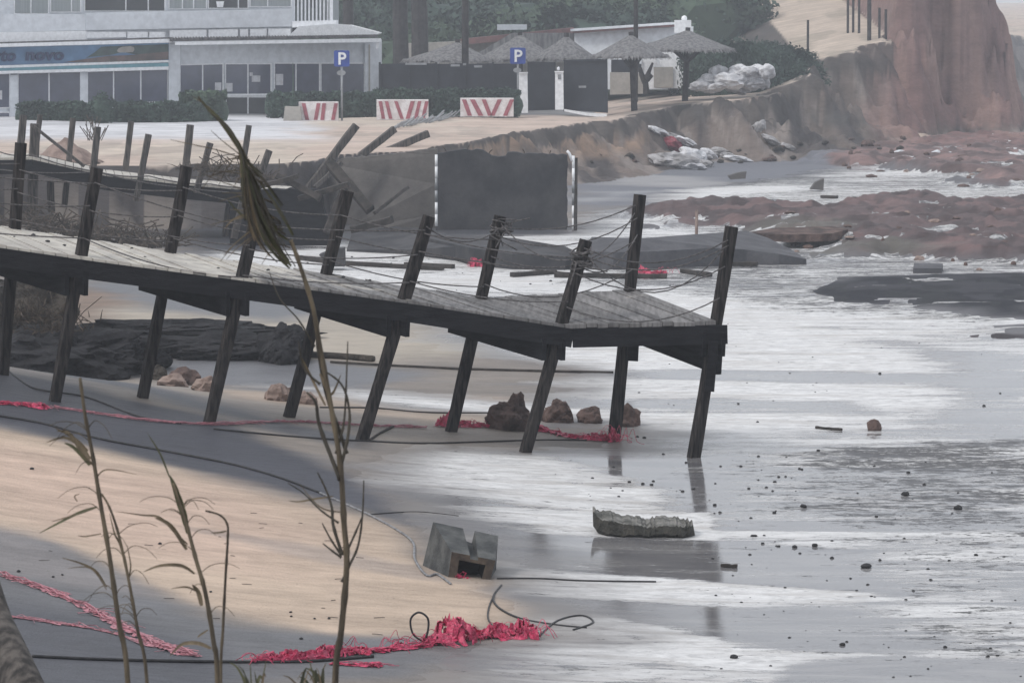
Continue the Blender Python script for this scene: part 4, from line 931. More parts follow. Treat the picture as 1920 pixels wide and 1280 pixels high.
for k in range(30): pl.append((rp.uniform(560, 1500), rp.uniform(480, 550)))
big = {0: 15, 1: 19, 2: 17, 3: 26, 4: 14, 5: 15, 6: 11, 7: 16, 8: 12, 9: 10, 17: 9}
for k, (a, b_) in enumerate(pl):
    g_ = ground(a, b_); s_ = F / g_.y; wpx = big.get(k, rp.uniform(5.5, 9) if k < 60 else rp.choice([2.6, 3, 3.5, 4, 5, 6.5]))
    o = shared[k % 4] if k < 4 else shared[k % 4].copy()
    if k >= 4: sc.collection.objects.link(o)
    ws = wpx / s_; o.location = g_; o.scale = (ws, ws, ws * (.5 if k in (3, 4) else .75)); o.rotation_euler = (0, 0, rp.uniform(0, 6.28))
    if k == 0: lb, gp = 'angular dark pebble in the mottled sand, second largest of that patch', None
    lb = 'small dark pebble scattered on the wet sand and wash'; gp = 'pebbles scattered over the beach'
    tag(o, lb, 'pebble', gp)

# dark mounds of earth below the near boardwalk
def mound(name, px, py, wpx, hpx, dep, m_, label, seed, amp=.35, cat='earth mound', sub=5, dd=None):
    g_ = ground(px, py) if dd is None else P(px, py, dd); s_ = F / g_.y; w_ = wpx / s_; h_ = hpx / s_
    mb = MB(); mb.rock((g_.x, g_.y + dep * .4, g_.z + h_ * .25), (w_, dep, h_ * 1.5), 0, seed, sub, amp); o = mb.build(name, m_, loc=(g_.x, g_.y, g_.z)); tag(o, label, cat); return o
mound('earth_mound', 90, 712, 400, 96, 2.0, M['earth'], 'largest dark mound of eroded earth behind the leftmost posts', 3, .42)
mound('earth_mound', 40, 640, 180, 130, 1.6, M['earthbr'], 'brown rooty heap rising at the left edge below the deck', 5, .35)
mound('earth_mound', 250, 700, 110, 60, 1.2, M['earth'], 'ragged dark end of the largest earth mound', 8, .45)
mound('earth_mound', 340, 640, 460, 34, 1.5, M['earth'], 'long low dark ridge of earth beyond the largest mound', 11, .42)
mound('earth_mound', 420, 676, 320, 46, 1.2, M['earth'], 'dark log shaped bank running right towards the round hump', 14, .38)
mound('earth_mound', 530, 682, 100, 70, 1.1, M['earth'], 'round dark hump at the right end of the earth bank', 17, .25)
def tuft(mb, c, n, ln, spread, w=.01, mi=0, rr=R, droop=.3):
    for k in range(n):
        a = Vector(c) + Vector((rr.gauss(0, spread), rr.gauss(0, spread), 0)); dirv = Vector((rr.gauss(0, .6), rr.gauss(0, .5), rr.uniform(.2, 1))).normalized(); l_ = ln * rr.uniform(.4, 1)
        sd_ = dirv.cross(Vector((0, 1, .1))).normalized(); vs = []
        for j in range(4):
            t = j / 3; p_ = a + dirv * l_ * t + Vector((0, 0, -droop * l_ * t * t)); ww = w * (1 - t * .85); vs += [p_ - sd_ * ww, p_ + sd_ * ww]
        mb.add(vs, [(2 * j, 2 * j + 1, 2 * j + 3, 2 * j + 2) for j in range(3)], mi)
def brushpile(name, spots, n, ln, label, d=None, w=.012):
    for px, py, sp in spots:
        mb = MB(); g_ = ground(px, py) if d is None else P(px, py, d)
        tuft(mb, g_, n, ln, sp, w)
        for k in range(n // 3):
            a = g_ + Vector((R.gauss(0, sp), R.gauss(0, sp * .6), abs(R.gauss(0, sp * .3)))); b_ = a + Vector((R.gauss(0, sp), R.gauss(0, sp * .5), R.uniform(-.05, .35)))
            mb.tube([a, a.lerp(b_, .5) + Vector((R.gauss(0, .05), 0, R.gauss(0, .05))), b_], w * .8, 0, 4)
        o = mb.build(name, M['brush']); tag(o, label, 'brushwood', label.replace('tangle', 'tangles'))
brushpile('brushwood_pile', [(50, 420, .35), (100, 432, .35), (150, 445, .3), (200, 440, .4), (240, 455, .4), (290, 462, .35)], 90, .38, 'tangle of dry brush on the slope behind the near boardwalk', 68.5, .02)
brushpile('brushwood_pile', [(420, 330, .35), (470, 338, .3), (390, 320, .3)], 60, .45, 'reddish dry branches on the end of the far boardwalk', 70, .016)
brushpile('brushwood_pile', [(60, 590, .2), (100, 620, .2), (80, 600, .2)], 60, .25, 'dead roots and grass hanging over the left earth heap', 38, .008)

# ================================================================= BUILDING
bl = empty('beach_building', P(320, 235, 118), 'white two storey seafront building with blue fascia sign and large shop windows', 'building')
def dl(x): return 1 / (1 / 113.0 - 8.91e-7 * x)        # facade distance, ground floor left
def fac(name, pts, off, dep, m_, par=None):
    """facade polygon in photo pixels laid on the facade, off metres in front"""
    return panel(name, pts, [dl(p_[0]) - off for p_ in pts], dep, m_, par or bl)
fac('upper_wall', [(-60, -60), (548, -60), (548, 74), (-60, 92)], .0, 7.0, M['white'])
fac('ground_wall', [(-60, 95), (340, 80), (340, 236), (-60, 250)], -.25, 8.0, M['white'])
fac('ground_wall', [(340, 80), (700, 76), (700, 214), (340, 222)], -.3, 8.0, M['white'])
fac('balcony_corner_wall', [(548, -60), (622, -60), (622, 50), (548, 52)], -1.2, 5, M['curtain'])
# balcony band and lower ledge
fac('balcony_parapet', [(-60, 27), (160, 27), (160, 57), (-60, 62)], .7, .2, M['white'])
fac('balcony_parapet', [(160, 24), (548, 17), (548, 50), (160, 57)], .5, .2, M['white'])
fac('balcony_parapet', [(548, 40), (630, 38), (630, 50), (548, 52)], .6, 1.6, M['whitebright'])
ledge = [((160, 60), (236, 60)), ((239, 60), (277, 60)), ((280, 60), (309, 60)), ((318, 57), (387, 56)), ((391, 56), (446, 55)), ((450, 55), (465, 55)), ((469, 55), (500, 54)), ((503, 54), (545, 54))]
for (a, b_), (c_, e_) in ledge: fac('ledge_panel', [(a, b_), (c_, e_), (c_, 70), (a, 72)], .45, .3, M['whitebright'])
fac('roof_slab', [(-60, 62), (160, 58), (160, 76), (-60, 84)], .75, .6, M['whitebright'])
# low roof over the right half
fac('roof', [(540, 69), (622, 67), (660, 66), (708, 65), (712, 62), (690, 56), (655, 47), (622, 45), (560, 50)], .9, 2.5, M['tilewhite'])
fac('roof_edge', [(318, 72), (706, 65), (708, 70), (318, 78)], 1.1, .4, M['tile'])
mb = MB()
for k in range(70):
    x_ = 322 + k * 5.5; c_ = P(x_, 74 - (x_ - 322) * .016, dl(x_) - 1.15); mb.tube([c_, c_ + Vector((0, .4, .05))], .035, 0, 6)
mb.build('roof_tiles', M['tile'], bl)
fac('gutter', [(328, 79), (714, 72), (714, 79), (328, 85)], 1.15, .3, M['whitebright'])
fac('gutter', [(-60, 84), (322, 73), (322, 80), (-60, 90)], 1.0, .3, M['whitebright'])
fac('gutter_underside', [(-60, 81), (322, 70), (322, 73), (-60, 84)], .98, .2, M['tile'])
fac('downpipe', [(705, 79), (710, 79), (710, 90), (705, 92)], 1.0, .1, M['whitebright'])
# fascia sign
sg = fac('fascia_sign', [(-60, 91), (316, 81), (316, 117), (-60, 127)], .05, .12, M['signblue'])
def sub(name, pts, off, m_, par, dep=.03): return fac(name, pts, off, dep, m_, par)
sub('sign_picture', [(190, 88), (316, 83), (316, 102), (262, 104), (230, 98), (205, 104), (170, 107), (160, 110), (178, 98)], .065, M['signgreen'], sg)
sub('sign_picture', [(120, 117), (160, 111), (205, 105), (240, 104), (316, 97), (316, 112), (200, 117)], .075, M['signbrown'], sg)
sub('sign_oval', [(219, 96), (222, 91), (230, 88), (245, 87), (251, 89), (252, 94), (249, 98), (235, 99), (223, 99)], .09, M['cream'], sg)
sub('sign_stripe', [(-60, 125), (316, 113), (316, 117), (-60, 130)], .12, M['whitebright'], sg)
sub('sign_stripe', [(-60, 129), (316, 118), (316, 125), (-60, 136)], .11, M['teal'], sg)
sub('sign_stripe', [(-60, 135), (316, 125), (316, 131), (-60, 140)], .15, M['whitebright'], sg)
def textmesh(txt, loc, size, m_, par, name, shear=0, ext=.01, sx=1.0, bold=0.0, rz=0.0):
    cu = bpy.data.curves.new(name, 'FONT'); cu.body = txt; cu.size = size; cu.extrude = ext; cu.shear = shear; cu.offset = bold; cu.resolution_u = 3; cu.fill_mode = 'BOTH'
    to = bpy.data.objects.new(name + '_tmp', cu); sc.collection.objects.link(to)
    bpy.context.view_layer.update(); dg = bpy.context.evaluated_depsgraph_get()
    me_ = bpy.data.meshes.new_from_object(to.evaluated_get(dg)); bpy.data.objects.remove(to)
    me_.transform(Matrix.Translation(loc) @ Matrix.Rotation(rz, 4, 'Z') @ Matrix.Rotation(math.pi / 2, 4, 'X') @ Matrix.Diagonal((sx, 1, 1, 1)))
    me_.materials.clear(); me_.materials.append(m_); o = bpy.data.objects.new(name, me_); sc.collection.objects.link(o)
    if par: o.parent = par; o.matrix_parent_inverse = Matrix.Translation(-(par.location if par.parent is None else Vector()))
    return o
tp = P(-8, 117, dl(50) + .28)
fa = P(0, 100, dl(0)); fb = P(300, 100, dl(300)); RZ = math.atan2(fb.y - fa.y, fb.x - fa.x)
textmesh('rto', P(-12, 114.5, dl(-12) - .115), .56, M['signink'], sg, 'sign_letters', .15, .012, 1.15, .02, RZ)
textmesh('novo', P(47, 113, dl(47) - .115), .56, M['signink'], sg, 'sign_letters', .1, .012, 1.3, .02, RZ)
# windows: frame with panes
def window(rect, mull, off=-.20, m_='glass', hm=None, frame=3):
    x0, y0, x1, y1 = rect[:4]; y0b = rect[4] if len(rect) > 4 else y0; y1b = rect[5] if len(rect) > 5 else y1
    f_ = fac('window', [(x0 - 2, y0 - 2), (x1 + 2, y0b - 2), (x1 + 2, y1b + 2), (x0 - 2, y1 + 2)], off + .03, .08, M['whitebright'])
    xs = [x0] + mull + [x1]
    for a, b_ in zip(xs[:-1], xs[1:]):
        ta = (a - x0) / (x1 - x0); tb = (b_ - x0) / (x1 - x0); a2 = a + (1.3 if a != x0 else 0); b2 = b_ - (1.3 if b_ != x1 else 0)
        fac('pane', [(a2, y0 + (y0b - y0) * ta), (b2, y0 + (y0b - y0) * tb), (b2, y1 + (y1b - y1) * tb), (a2, y1 + (y1b - y1) * ta)], off + .045, .03, M[m_], f_)
    return f_
window((-40, 142, 17, 203, 139, 201), [-12]); window((35, 139, 150, 197, 136, 195), [92]); window((165, 136, 313, 194, 131, 190), [213, 264])
window((-40, 212, 17, 240), [])
window((339, 123, 417, 176, 121, 176), [380], -.25); window((424, 121, 507, 176, 121, 176), [465], -.25); window((516, 120, 598, 176), [555], -.25); window((603, 120, 682, 176), [640], -.25)
window((425, 183, 507, 214), [465], -.25, 'glassdark'); window((339, 183, 415, 206), [], -.25, 'glassdark')
window((28, -30, 90, 25), [58], .02, 'curtain'); window((160, -30, 308, 20), [236, 278], .02, 'glassdark'); window((318, -30, 386, 16), [342, 363], .02, 'curtain'); window((392, -30, 464, 15), [447], .02, 'glassdark'); window((470, -30, 545, 12), [502], .02, 'curtain')
window((96, -30, 150, 22), [134], .02, 'curtain')
fac('sill', [(338, 177), (600, 175), (600, 179), (338, 181)], -.20, .1, M['whitebright'])
fac('pillar', [(316, 82), (338, 82), (338, 215), (316, 220)], -.05, .3, M['white']); fac('pillar', [(18, 141), (34, 141), (34, 240), (18, 242)], -.15, .2, M['white']); fac('pillar', [(150, 136), (165, 135), (165, 200), (150, 202)], -.15, .2, M['white'])
fac('pillar', [(684, 82), (711, 80), (711, 176), (684, 182)], -.15, .5, M['white'])
fac('pillar_groove', [(691, 84), (694, 84), (694, 176), (691, 177)], -.13, .1, M['cream'])
for x_ in range(550, 624, 7):
    fac('balcony_louvre', [(x_, -60), (x_ + 3, -60), (x_ + 3, 42), (x_, 42)], -.9, .1, M['whitebright'])
fac('louvre_gap', [(548, -60), (556, -60), (556, 12), (548, 12)], -1.15, .02, M['glassdark']); fac('louvre_gap', [(583, -60), (590, -60), (590, 15), (583, 15)], -1.15, .02, M['glassdark'])
fac('corner_post', [(618, -60), (624, -60), (624, 42), (618, 42)], -.7, .15, M['whitebright'])
for r_ in ((403, 155, 415, 170), (423, 156, 436, 172), (472, 142, 488, 154), (517, 139, 531, 160), (-4, 170, 4, 187), (468, 136, 474, 143)):
    fac('notice', [(r_[0], r_[1]), (r_[2], r_[1]), (r_[2], r_[3]), (r_[0], r_[3])], -.19 if r_[0] > 330 else -.13, .01, M['paper'])
fac('balcony_chair_back', [(405, 3), (420, 3), (418, 14), (407, 14)], .12, .05, M['whitebright'])
fac('doorstep', [(415, 216), (540, 215), (560, 222), (415, 222)], -.2, .9, M['concretemid'])

# hedges
def leafcloud(mb, c, sz, n, ls, rr, mi=0, boxy=False, ground_z=None):
    for k in range(n):
        while True:
            p_ = Vector((rr.uniform(-1, 1), rr.uniform(-1, 1), rr.uniform(-1, 1)))
            if boxy or .35 < p_.length < 1: break
        if boxy and rr.random() < .7:
            ax = rr.choice((1, 2, 2, 1)); p_[ax] = rr.choice((-1, 1) if ax == 1 else (1, 1)) * rr.uniform(.85, 1.05)
        wob = 1 + .25 * math.sin(p_.x * 9 + c[0]) * math.sin(p_.y * 7 + p_.z * 5)
        q_ = Vector((c[0] + p_.x * sz[0] / 2 * (wob if not boxy else 1), c[1] + p_.y * sz[1] / 2 * (wob if not boxy else 1), c[2] + p_.z * sz[2] / 2 * wob))
        a = Vector((rr.gauss(0, 1), rr.gauss(0, 1), rr.gauss(0, 1))).normalized(); b_ = a.orthogonal().normalized(); l_ = ls * rr.uniform(.5, 1.3)
        mb.add([q_ - a * l_, q_ - b_ * l_ * .5, q_ + a * l_, q_ + b_ * l_ * .5], [(0, 1, 2, 3)], mi)
def hedge(x0, x1, ytop, ybot, d, dep, label, n, name='hedge', m_='bushdark', ls=.09, core=True):
    a = P(x0, ybot, d); b_ = P(x1, ytop, d); rr = random.Random(int(x0)); mb = MB()
    c_ = ((a.x + b_.x) / 2, d + dep / 2, (a.z + b_.z) / 2); sz = (b_.x - a.x, dep, b_.z - a.z)
    leafcloud(mb, c_, sz, n, ls, rr, 0, True)
    nseg = max(3, int(sz[0] / .5))
    for k in range(nseg):
        xx = a.x + sz[0] * (k + .5) / nseg; hh = sz[2] * rr.uniform(.86, .98); mb.rock((xx, c_[1], a.z + hh / 2), (sz[0] / nseg * 1.5, dep * .95, hh * 1.08), 0, rr.randint(0, 99), 2, .12, 0, False)
    o = mb.build(name, M[m_]); tag(o, label, 'hedge'); return o
hedge(30, 385, 196, 240, 107.5, 1.2, 'long clipped hedge in front of the windows under the blue sign', 5200)
hedge(335, 420, 178, 238, 108.0, 1.2, 'taller rounded hedge end left of the glass door', 1800, m_='bush')
hedge(500, 715, 178, 224, 112.6, 1.0, 'dark green hedge behind the parking sign and first barrier', 3200)
hedge(700, 975, 172, 222, 113.2, 1.0, 'dark green hedge behind the two right hand barriers', 3600)
mb = MB(); c_ = P(190, 205, 106.6); leafcloud(mb, c_, (.9, .8, 1.1), 700, .07, random.Random(4)); mb.rock(c_, (.7, .6, .9), 0, 3, 2, .15, 0, False); mb.rock(c_ + Vector((0, 0, -.5)), (.25, .25, .9), 0, 4, 2, .1, 0, False); o = mb.build('round_shrub', M['bushdark']); tag(o, 'dark rounded shrub standing proud of the long hedge', 'shrub')

# parking signs
def parksign(x, ytop, ybot, d, label, hasblock=True):
    t = empty('parking_sign', P(x, ybot, d), label, 'parking sign', 'blue parking signs')
    s_ = F / d; w_ = 29 / s_; h_ = 30 / s_; c_ = P(x, ytop + 15, d)
    mb = MB(); n = 4; r_ = .05; pts = []
    for cx_, cz_, a0 in ((w_ / 2 - r_, h_ / 2 - r_, 0), (-w_ / 2 + r_, h_ / 2 - r_, 90), (-w_ / 2 + r_, -h_ / 2 + r_, 180), (w_ / 2 - r_, -h_ / 2 + r_, 270)):
        for k in range(n + 1): an = math.radians(a0 + 90 * k / n); pts.append(c_ + Vector((cx_ + r_ * math.cos(an), -.06, cz_ + r_ * math.sin(an))))
    mb.poly(pts, .02); pt = mb.build('sign_plate', M['pblue'], t)
    lo_ = c_ + Vector((-w_ * .27, -.085, -h_ * .36)); textmesh('P', lo_, h_ * 1.05, M['pwhite'], pt, 'sign_letter', 0, .01, 1.0, .012)
    mb = MB(); mb.tube([P(x, ytop + 4, d), P(x, ybot, d) + Vector((0, 0, -.3))], .035, 0, 8); mb.build('sign_pole', M['galv'], t, True)
    cc = P(x - 1, ytop + 42, d); mb = MB(); mb.poly([cc + Vector((.15 * math.cos(k * .524), -.06, .09 * math.sin(k * .524))) for k in range(12)], .02); mb.build('lower_plate', M['galv'], t)
parksign(641, 95, 226, 109.0, 'blue parking sign in front of the building wall, left of the two')
parksign(971, 90, 214, 115.5, 'blue parking sign beside the white gate pillar, right of the two')

# striped barriers
def barrier(x0, x1, y0, y1, d, label, stripes):
    a = P(x0, y1, d); b_ = P(x1, y0, d); t = empty('road_barrier', P((x0 + x1) / 2, y1, d), label, 'road barrier', 'red and white barriers'); w_ = b_.x - a.x; h_ = b_.z - a.z
    mb = MB(); th = .42; vs = []
    pr = [(-th / 2, 0), (-th / 2, h_ * .22), (-.10, h_ * .5), (-.08, h_), (.08, h_), (.10, h_ * .5), (th / 2, h_ * .22), (th / 2, 0)]
    pr = [(-.16, 0), (-.15, h_ * .97), (-.12, h_), (.12, h_), (.15, h_ * .97), (.16, 0)]
    n = len(pr)
    for xx in (a.x, b_.x):
        for yy, zz in pr: vs.append((xx, d + .16 + yy, a.z + zz))
    mb.add(vs, [tuple(range(n)), tuple(range(n, 2 * n))[::-1]] + [(i, (i + 1) % n, (i + 1) % n + n, i + n) for i in range(n)]); mb.build('barrier_body', M['barwhite'], t)
    for s0, s1, w2 in stripes:
        w2 *= 1.35
        z0, z1 = a.z + h_ * .05, a.z + h_ * .92
        mb = MB(); mb.poly([(a.x + w_ * s1, d - .012, z1), (a.x + w_ * (s1 + w2), d - .012, z1), (a.x + w_ * (s0 + w2), d - .012, z0), (a.x + w_ * s0, d - .012, z0)], .02); mb.build('stripe', M['barred'], t)
barrier(560, 634, 191, 227, 108.6, 'red and white striped barrier nearest the building, leftmost of three', [(.17, .08, .07), (.38, .46, .07), (.55, .6, .07), (.82, .9, .07)])
barrier(706, 803, 187, 225, 109.4, 'red and white striped barrier in the middle of the three', [(.10, .04, .05), (.24, .16, .05), (.46, .34, .05), (.56, .66, .06), (.72, .80, .05), (.86, .94, .05)])
barrier(863, 963, 184, 219, 111.5, 'red and white striped barrier by the black gate, rightmost of three', [(.14, .03, .06), (.34, .18, .07), (.52, .40, .06), (.56, .70, .06), (.80, .93, .06)])
pt = empty('planter', P(548, 228, 108.4), 'pale square planter with a thin sapling beside the left barrier', 'planter')
panel('planter_box', [(534, 200), (563, 200), (566, 228), (531, 228)], 108.3, .5, M['cream'], pt)
mb = MB(); mb.tube([P(549, 202, 108.6), P(550, 150, 108.6), P(549, 118, 108.6)], [.03, .02, .01], 0, 5); leafcloud(mb, P(550, 192, 108.6), (.3, .3, .4), 120, .04, random.Random(2)); mb.build('sapling', M['bushdark'], pt)
# fallen striped fence sheet on the sand
mb = MB(); rr = random.Random(9)
for k in range(52):
    a = G(735 + k * 3, 240 - k * .55 + rr.uniform(-3, 3), 1.52); mb.tube([a, a + Vector((.25 + rr.uniform(0, .15), .4, .10 + rr.uniform(0, .2)))], .025, 0, 4)
for r_ in (0, 7): mb.tube([G(735 + r_ * 1.5, 240 - r_, 1.56), G(890, 212 - r_ * .3, 1.58)], .02, 0, 4)
o = mb.build('fallen_fence', M['galv']); tag(o, 'flattened wire fence lying on the sand in front of the right barriers', 'fence')
mb = MB(); c_ = G(122, 303, 1.5); mb.rock((0, 0, 0), (1.8, 1.8, 1.0), 0, 5, 4, .1)
mb.v = [(c_.x + v[0], c_.y + v[1], c_.z - .05 + max(0, .62 * (1 - math.hypot(v[0], v[1]) / .92)) + .03 * math.sin(v[0] * 14 + v[1] * 9)) for v in mb.v]; o = mb.build('sand_heap', M['rockpale'], None, True); tag(o, 'small brown heap of sand behind the far boardwalk', 'sand heap')
# lounger frame / bicycle rack tangle on the forecourt
mb = MB()
for k in range(16):
    a = G(165 + k * 1.6, 266 - (k % 3) * 2, 1.52); mb.tube([a, a + Vector((R.uniform(-.3, .3), R.uniform(-.3, .3), R.uniform(.3, .7)))], .014, 0, 4)
o = mb.build('scrub_tuft', M['brush']); tag(o, 'thin grey scrub on the paving behind the far boardwalk posts', 'scrub')

# black fence, gate, pillars
fn = empty('black_fence', P(840, 205, 117), 'tall black panel fence between the building and the gate', 'fence')
xs = [712, 765, 818, 871, 924, 976]
for a, b_ in zip(xs[:-1], xs[1:]):
    panel('fence_panel', [(a + 1, 120), (b_ - 1, 119), (b_ - 1, 200), (a + 1, 200)], 117.0, .05, M['black'], fn)
    panel('fence_post', [(a - 2, 117), (a + 2, 117), (a + 2, 205), (a - 2, 205)], 116.9, .12, M['black'], fn)
for r_ in ((845, 121, 862), (889, 123, 904), (760, 118, 800), (868, 119, 874)):
    panel('fence_fixing', [(r_[0], r_[1]), (r_[2], r_[1]), (r_[2], r_[1] + 4), (r_[0], r_[1] + 4)], 116.85, .05, M['galv'], fn)
gt = empty('black_gate', P(1015, 208, 116.5), 'narrow black gate between the two white pillars', 'gate')
panel('gate_leaf', [(989, 118), (1042, 119), (1042, 206), (989, 208)], 116.6, .06, M['black'], gt)
panel('gate_rail', [(989, 116), (1042, 117), (1042, 120), (989, 120)], 116.55, .1, M['black'], gt)
gt = empty('black_gate', P(1100, 210, 116), 'wide black gate right of the second white pillar', 'gate')
panel('gate_leaf', [(1057, 116), (1139, 113), (1140, 212), (1057, 206)], [116.4, 115.6, 115.6, 116.4], .06, M['black'], gt)
panel('letter_plate', [(1085, 161), (1099, 161), (1099, 165), (1085, 165)], 115.9, .05, M['galv'], gt)
panel('gate_rail', [(1057, 113), (1139, 110), (1139, 114), (1057, 117)], [116.3, 115.5, 115.5, 116.3], .1, M['black'], gt)
for x0, x1, y0, y1, lb in ((973, 989, 136, 212, 'white gate pillar next to the right parking sign'), (1041, 1056, 134, 206, 'white gate pillar with round lamp between the two black gates')):
    t = empty('gate_pillar', P((x0 + x1) / 2, y1, 115.8), lb, 'pillar'); panel('shaft', [(x0, y0 + 2), (x1, y0 + 2), (x1 + 1, y1), (x0, y1)], 115.8, .35, M['whitebright'], t)
    panel('cap', [(x0 - 1, y0), (x1 + 1, y0), (x1 + 1, y0 + 2), (x0 - 1, y0 + 2)], 115.75, .42, M['whitebright'], t)
    if x0 > 1000:
        mb = MB(); c_ = P(1047, 129, 116); mb.rock(c_, (.12, .12, .14), 0, 1, 2, .05, 0, False); mb.build('lamp', M['pwhite'], t, True)
        panel('intercom', [(1046, 140), (1052, 140), (1052, 149), (1046, 149)], 115.77, .02, M['galv'], t)
panel('low_kerb', [(1058, 205), (1100, 212), (1138, 214), (1138, 221), (1098, 217), (1058, 209)], 115.2, .3, M['whitebright'], None, 'white low kerb running along the foot of the wide gate', 'kerb')

# ================================================================= HOUSES behind
hs = empty('white_house', P(1190, 170, 130), 'white single storey house with chimney behind the thatched umbrellas', 'house')
panel('wall', [(1078, 60), (1300, 50), (1300, 168), (1078, 168)], [133, 131, 131, 133], 6, M['white'], hs)
panel('roof_edge', [(1072, 55), (1268, 42), (1268, 46), (1072, 59)], [132.6, 130.6, 130.6, 132.6], 6.4, M['white'], hs)
panel('roof_tiles', [(1072, 58), (1268, 46), (1268, 50), (1072, 63)], [132.7, 130.7, 130.7, 132.7], 6.2, M['tilered'], hs)
panel('annex_wall', [(1204, 100), (1300, 96), (1300, 166), (1204, 166)], 128.5, 2.4, M['whitebright'], hs)
panel('garage_door', [(1226, 126), (1262, 126), (1262, 164), (1226, 164)], 128.42, .1, M['cream'], hs)
panel('low_wall', [(1144, 136), (1206, 137), (1206, 176), (1144, 178)], 127, .3, M['cream'], hs)
panel('dark_opening', [(1146, 112), (1203, 112), (1203, 136), (1146, 136)], 128.4, .1, M['black'], hs)
ch = panel('chimney', [(1266, 38), (1296, 38), (1296, 62), (1266, 62)], 129.5, .7, M['whitebright'], hs)
mb = MB(); c_ = P(1283, 35, 129.8); mb.rock(c_, (.24, .24, .24), 0, 1, 2, .02, 0, False); mb.build('chimney_pot', M['whitebright'], ch, True)
mb = MB(); c_ = P(1218, 120, 128.3); mb.tube([c_ + Vector((.35 * math.cos(math.radians(a)), 0, .35 * math.sin(math.radians(a)))) for a in range(0, 181, 20)], .05, 0, 6); mb.build('arch', M['white'], hs)
h2 = empty('red_roofed_house', P(960, 120, 136), 'low house with faded red roof and grey awnings left of the white house', 'house')
panel('wall', [(760, 82), (1076, 70), (1076, 150), (760, 150)], 137, 5, M['cream'], h2)
panel('roof', [(862, 74), (1076, 52), (1076, 66), (870, 84)], 136, 5, M['tilered'], h2)
panel('roof_vent', [(932, 46), (988, 46), (988, 56), (932, 57)], 135.8, 1.2, M['white'], h2)
panel('grey_awning', [(895, 100), (960, 62), (1110, 62), (1110, 115), (895, 118)], 134.5, .4, M['thatch'], h2)

def umbrella(xa, ya, x0, x1, yr, xb, yb, d, label, brace=True, twoapex=None):
    base = P(xb, yb, d); base.z = min(base.z, hz_fast(base.x, base.y)); t = empty('thatched_umbrella', base, label, 'beach umbrella', 'thatched beach umbrellas')
    s_ = F / d; ap = P(xa, ya, d); rad = (x1 - x0) / 2 / s_; cxw = P((x0 + x1) / 2, yr, d); mb = MB(); n = 28; rr = random.Random(int(xa))
    rings = 6; vs = [tuple(ap)]
    for k in range(1, rings + 1):
        f_ = k / rings
        for i in range(n):
            an = 2 * math.pi * i / n; r_ = rad * f_ * (1 + (rr.uniform(-.03, .03) if k == rings else 0)); zz = ap.z + (cxw.z - ap.z) * (f_ ** .92) + rr.uniform(-.015, .015) - (rr.uniform(0, .07) if k == rings else 0)
            cx2 = ap.x + (cxw.x - ap.x) * f_
            vs.append((cx2 + r_ * math.cos(an), d + r_ * math.sin(an), zz))
    for i in range(n):
        an = 2 * math.pi * i / n; vs.append((cxw.x + rad * .97 * math.cos(an), d + rad * .97 * math.sin(an), cxw.z - .10))
    vs.append((cxw.x, d, ap.z - .12)); L_ = len(vs) - 1
    fs = [(0, 1 + i, 1 + (i + 1) % n) for i in range(n)]
    for k in range(rings):
        o_ = 1 + k * n
        for i in range(n): j = (i + 1) % n; fs.append((o_ + i, o_ + n + i, o_ + n + j, o_ + j))
    o_ = 1 + rings * n; fs += [(o_ + i, L_, o_ + (i + 1) % n) for i in range(n)]
    mb.add(vs, fs); pass
    for i in range(260):
        an = rr.uniform(0, 6.283); c_ = Vector((cxw.x + rad * math.cos(an), d + rad * math.sin(an), cxw.z)); dr = Vector((math.cos(an) * .16, math.sin(an) * .16, -.14)) * rr.uniform(.5, 1.2); sd_ = Vector((-math.sin(an), math.cos(an), 0)) * .03
        mb.add([c_ - sd_ + Vector((0, 0, .04)), c_ + sd_ + Vector((0, 0, .04)), c_ + dr + sd_ * .3, c_ + dr - sd_ * .3], [(0, 1, 2, 3)])
    mb.build('canopy', M['thatch'], t)
    mb = MB(); mb.tube([base + Vector((0, 0, -.2)), Vector((ap.x, d, ap.z + .08))], [.12, .09], 0, 8); mb.build('post', M['trunk'], t)
    if brace:
        top = Vector((ap.x, d, cxw.z + .05)); lo_ = base.lerp(top, .72)
        for i in range(4):
            an = .5 + i * 1.57; mb = MB(); mb.tube([lo_, Vector((lo_.x + rad * .42 * math.cos(an), d + rad * .42 * math.sin(an), cxw.z + .12))], .06, 0, 6); mb.build('brace', M['trunk'], t)
umbrella(1290, 56, 1180, 1376, 92, 1284, 182, 119.5, 'thatched umbrella on forked post at the cliff top, rightmost of the group')
umbrella(1183, 64, 1112, 1252, 104, 1190, 198, 116.5, 'thatched umbrella on a bare post just right of the wide gate')
umbrella(1062, 66, 1000, 1118, 108, 1062, 170, 122, 'thatched umbrella rising behind the pillar with round lamp', False)
umbrella(975, 64, 895, 1052, 110, 975, 170, 124.5, 'thatched umbrella behind the right parking sign', False)
umbrella(858, 78, 756, 925, 112, 858, 170, 121, 'thatched umbrella behind the black fence, leftmost of the group', False)
# dead tree by the house
t = empty('bare_tree', ground(1212, 176), 'small bare forked tree beside the low wall of the white house', 'tree')
for pp_ in ([(1212, 176), (1210, 150), (1218, 132), (1224, 118)], [(1210, 155), (1203, 140), (1200, 128)], [(1212, 150), (1222, 140)]):
    mb = MB(); pts = [P(a, b_, 121) for a, b_ in pp_]; mb.tube(pts, [.13 - .03 * k for k in range(len(pts))], 0, 6); mb.build('trunk' if len(pp_) == 4 else 'branch', M['trunk'], t)
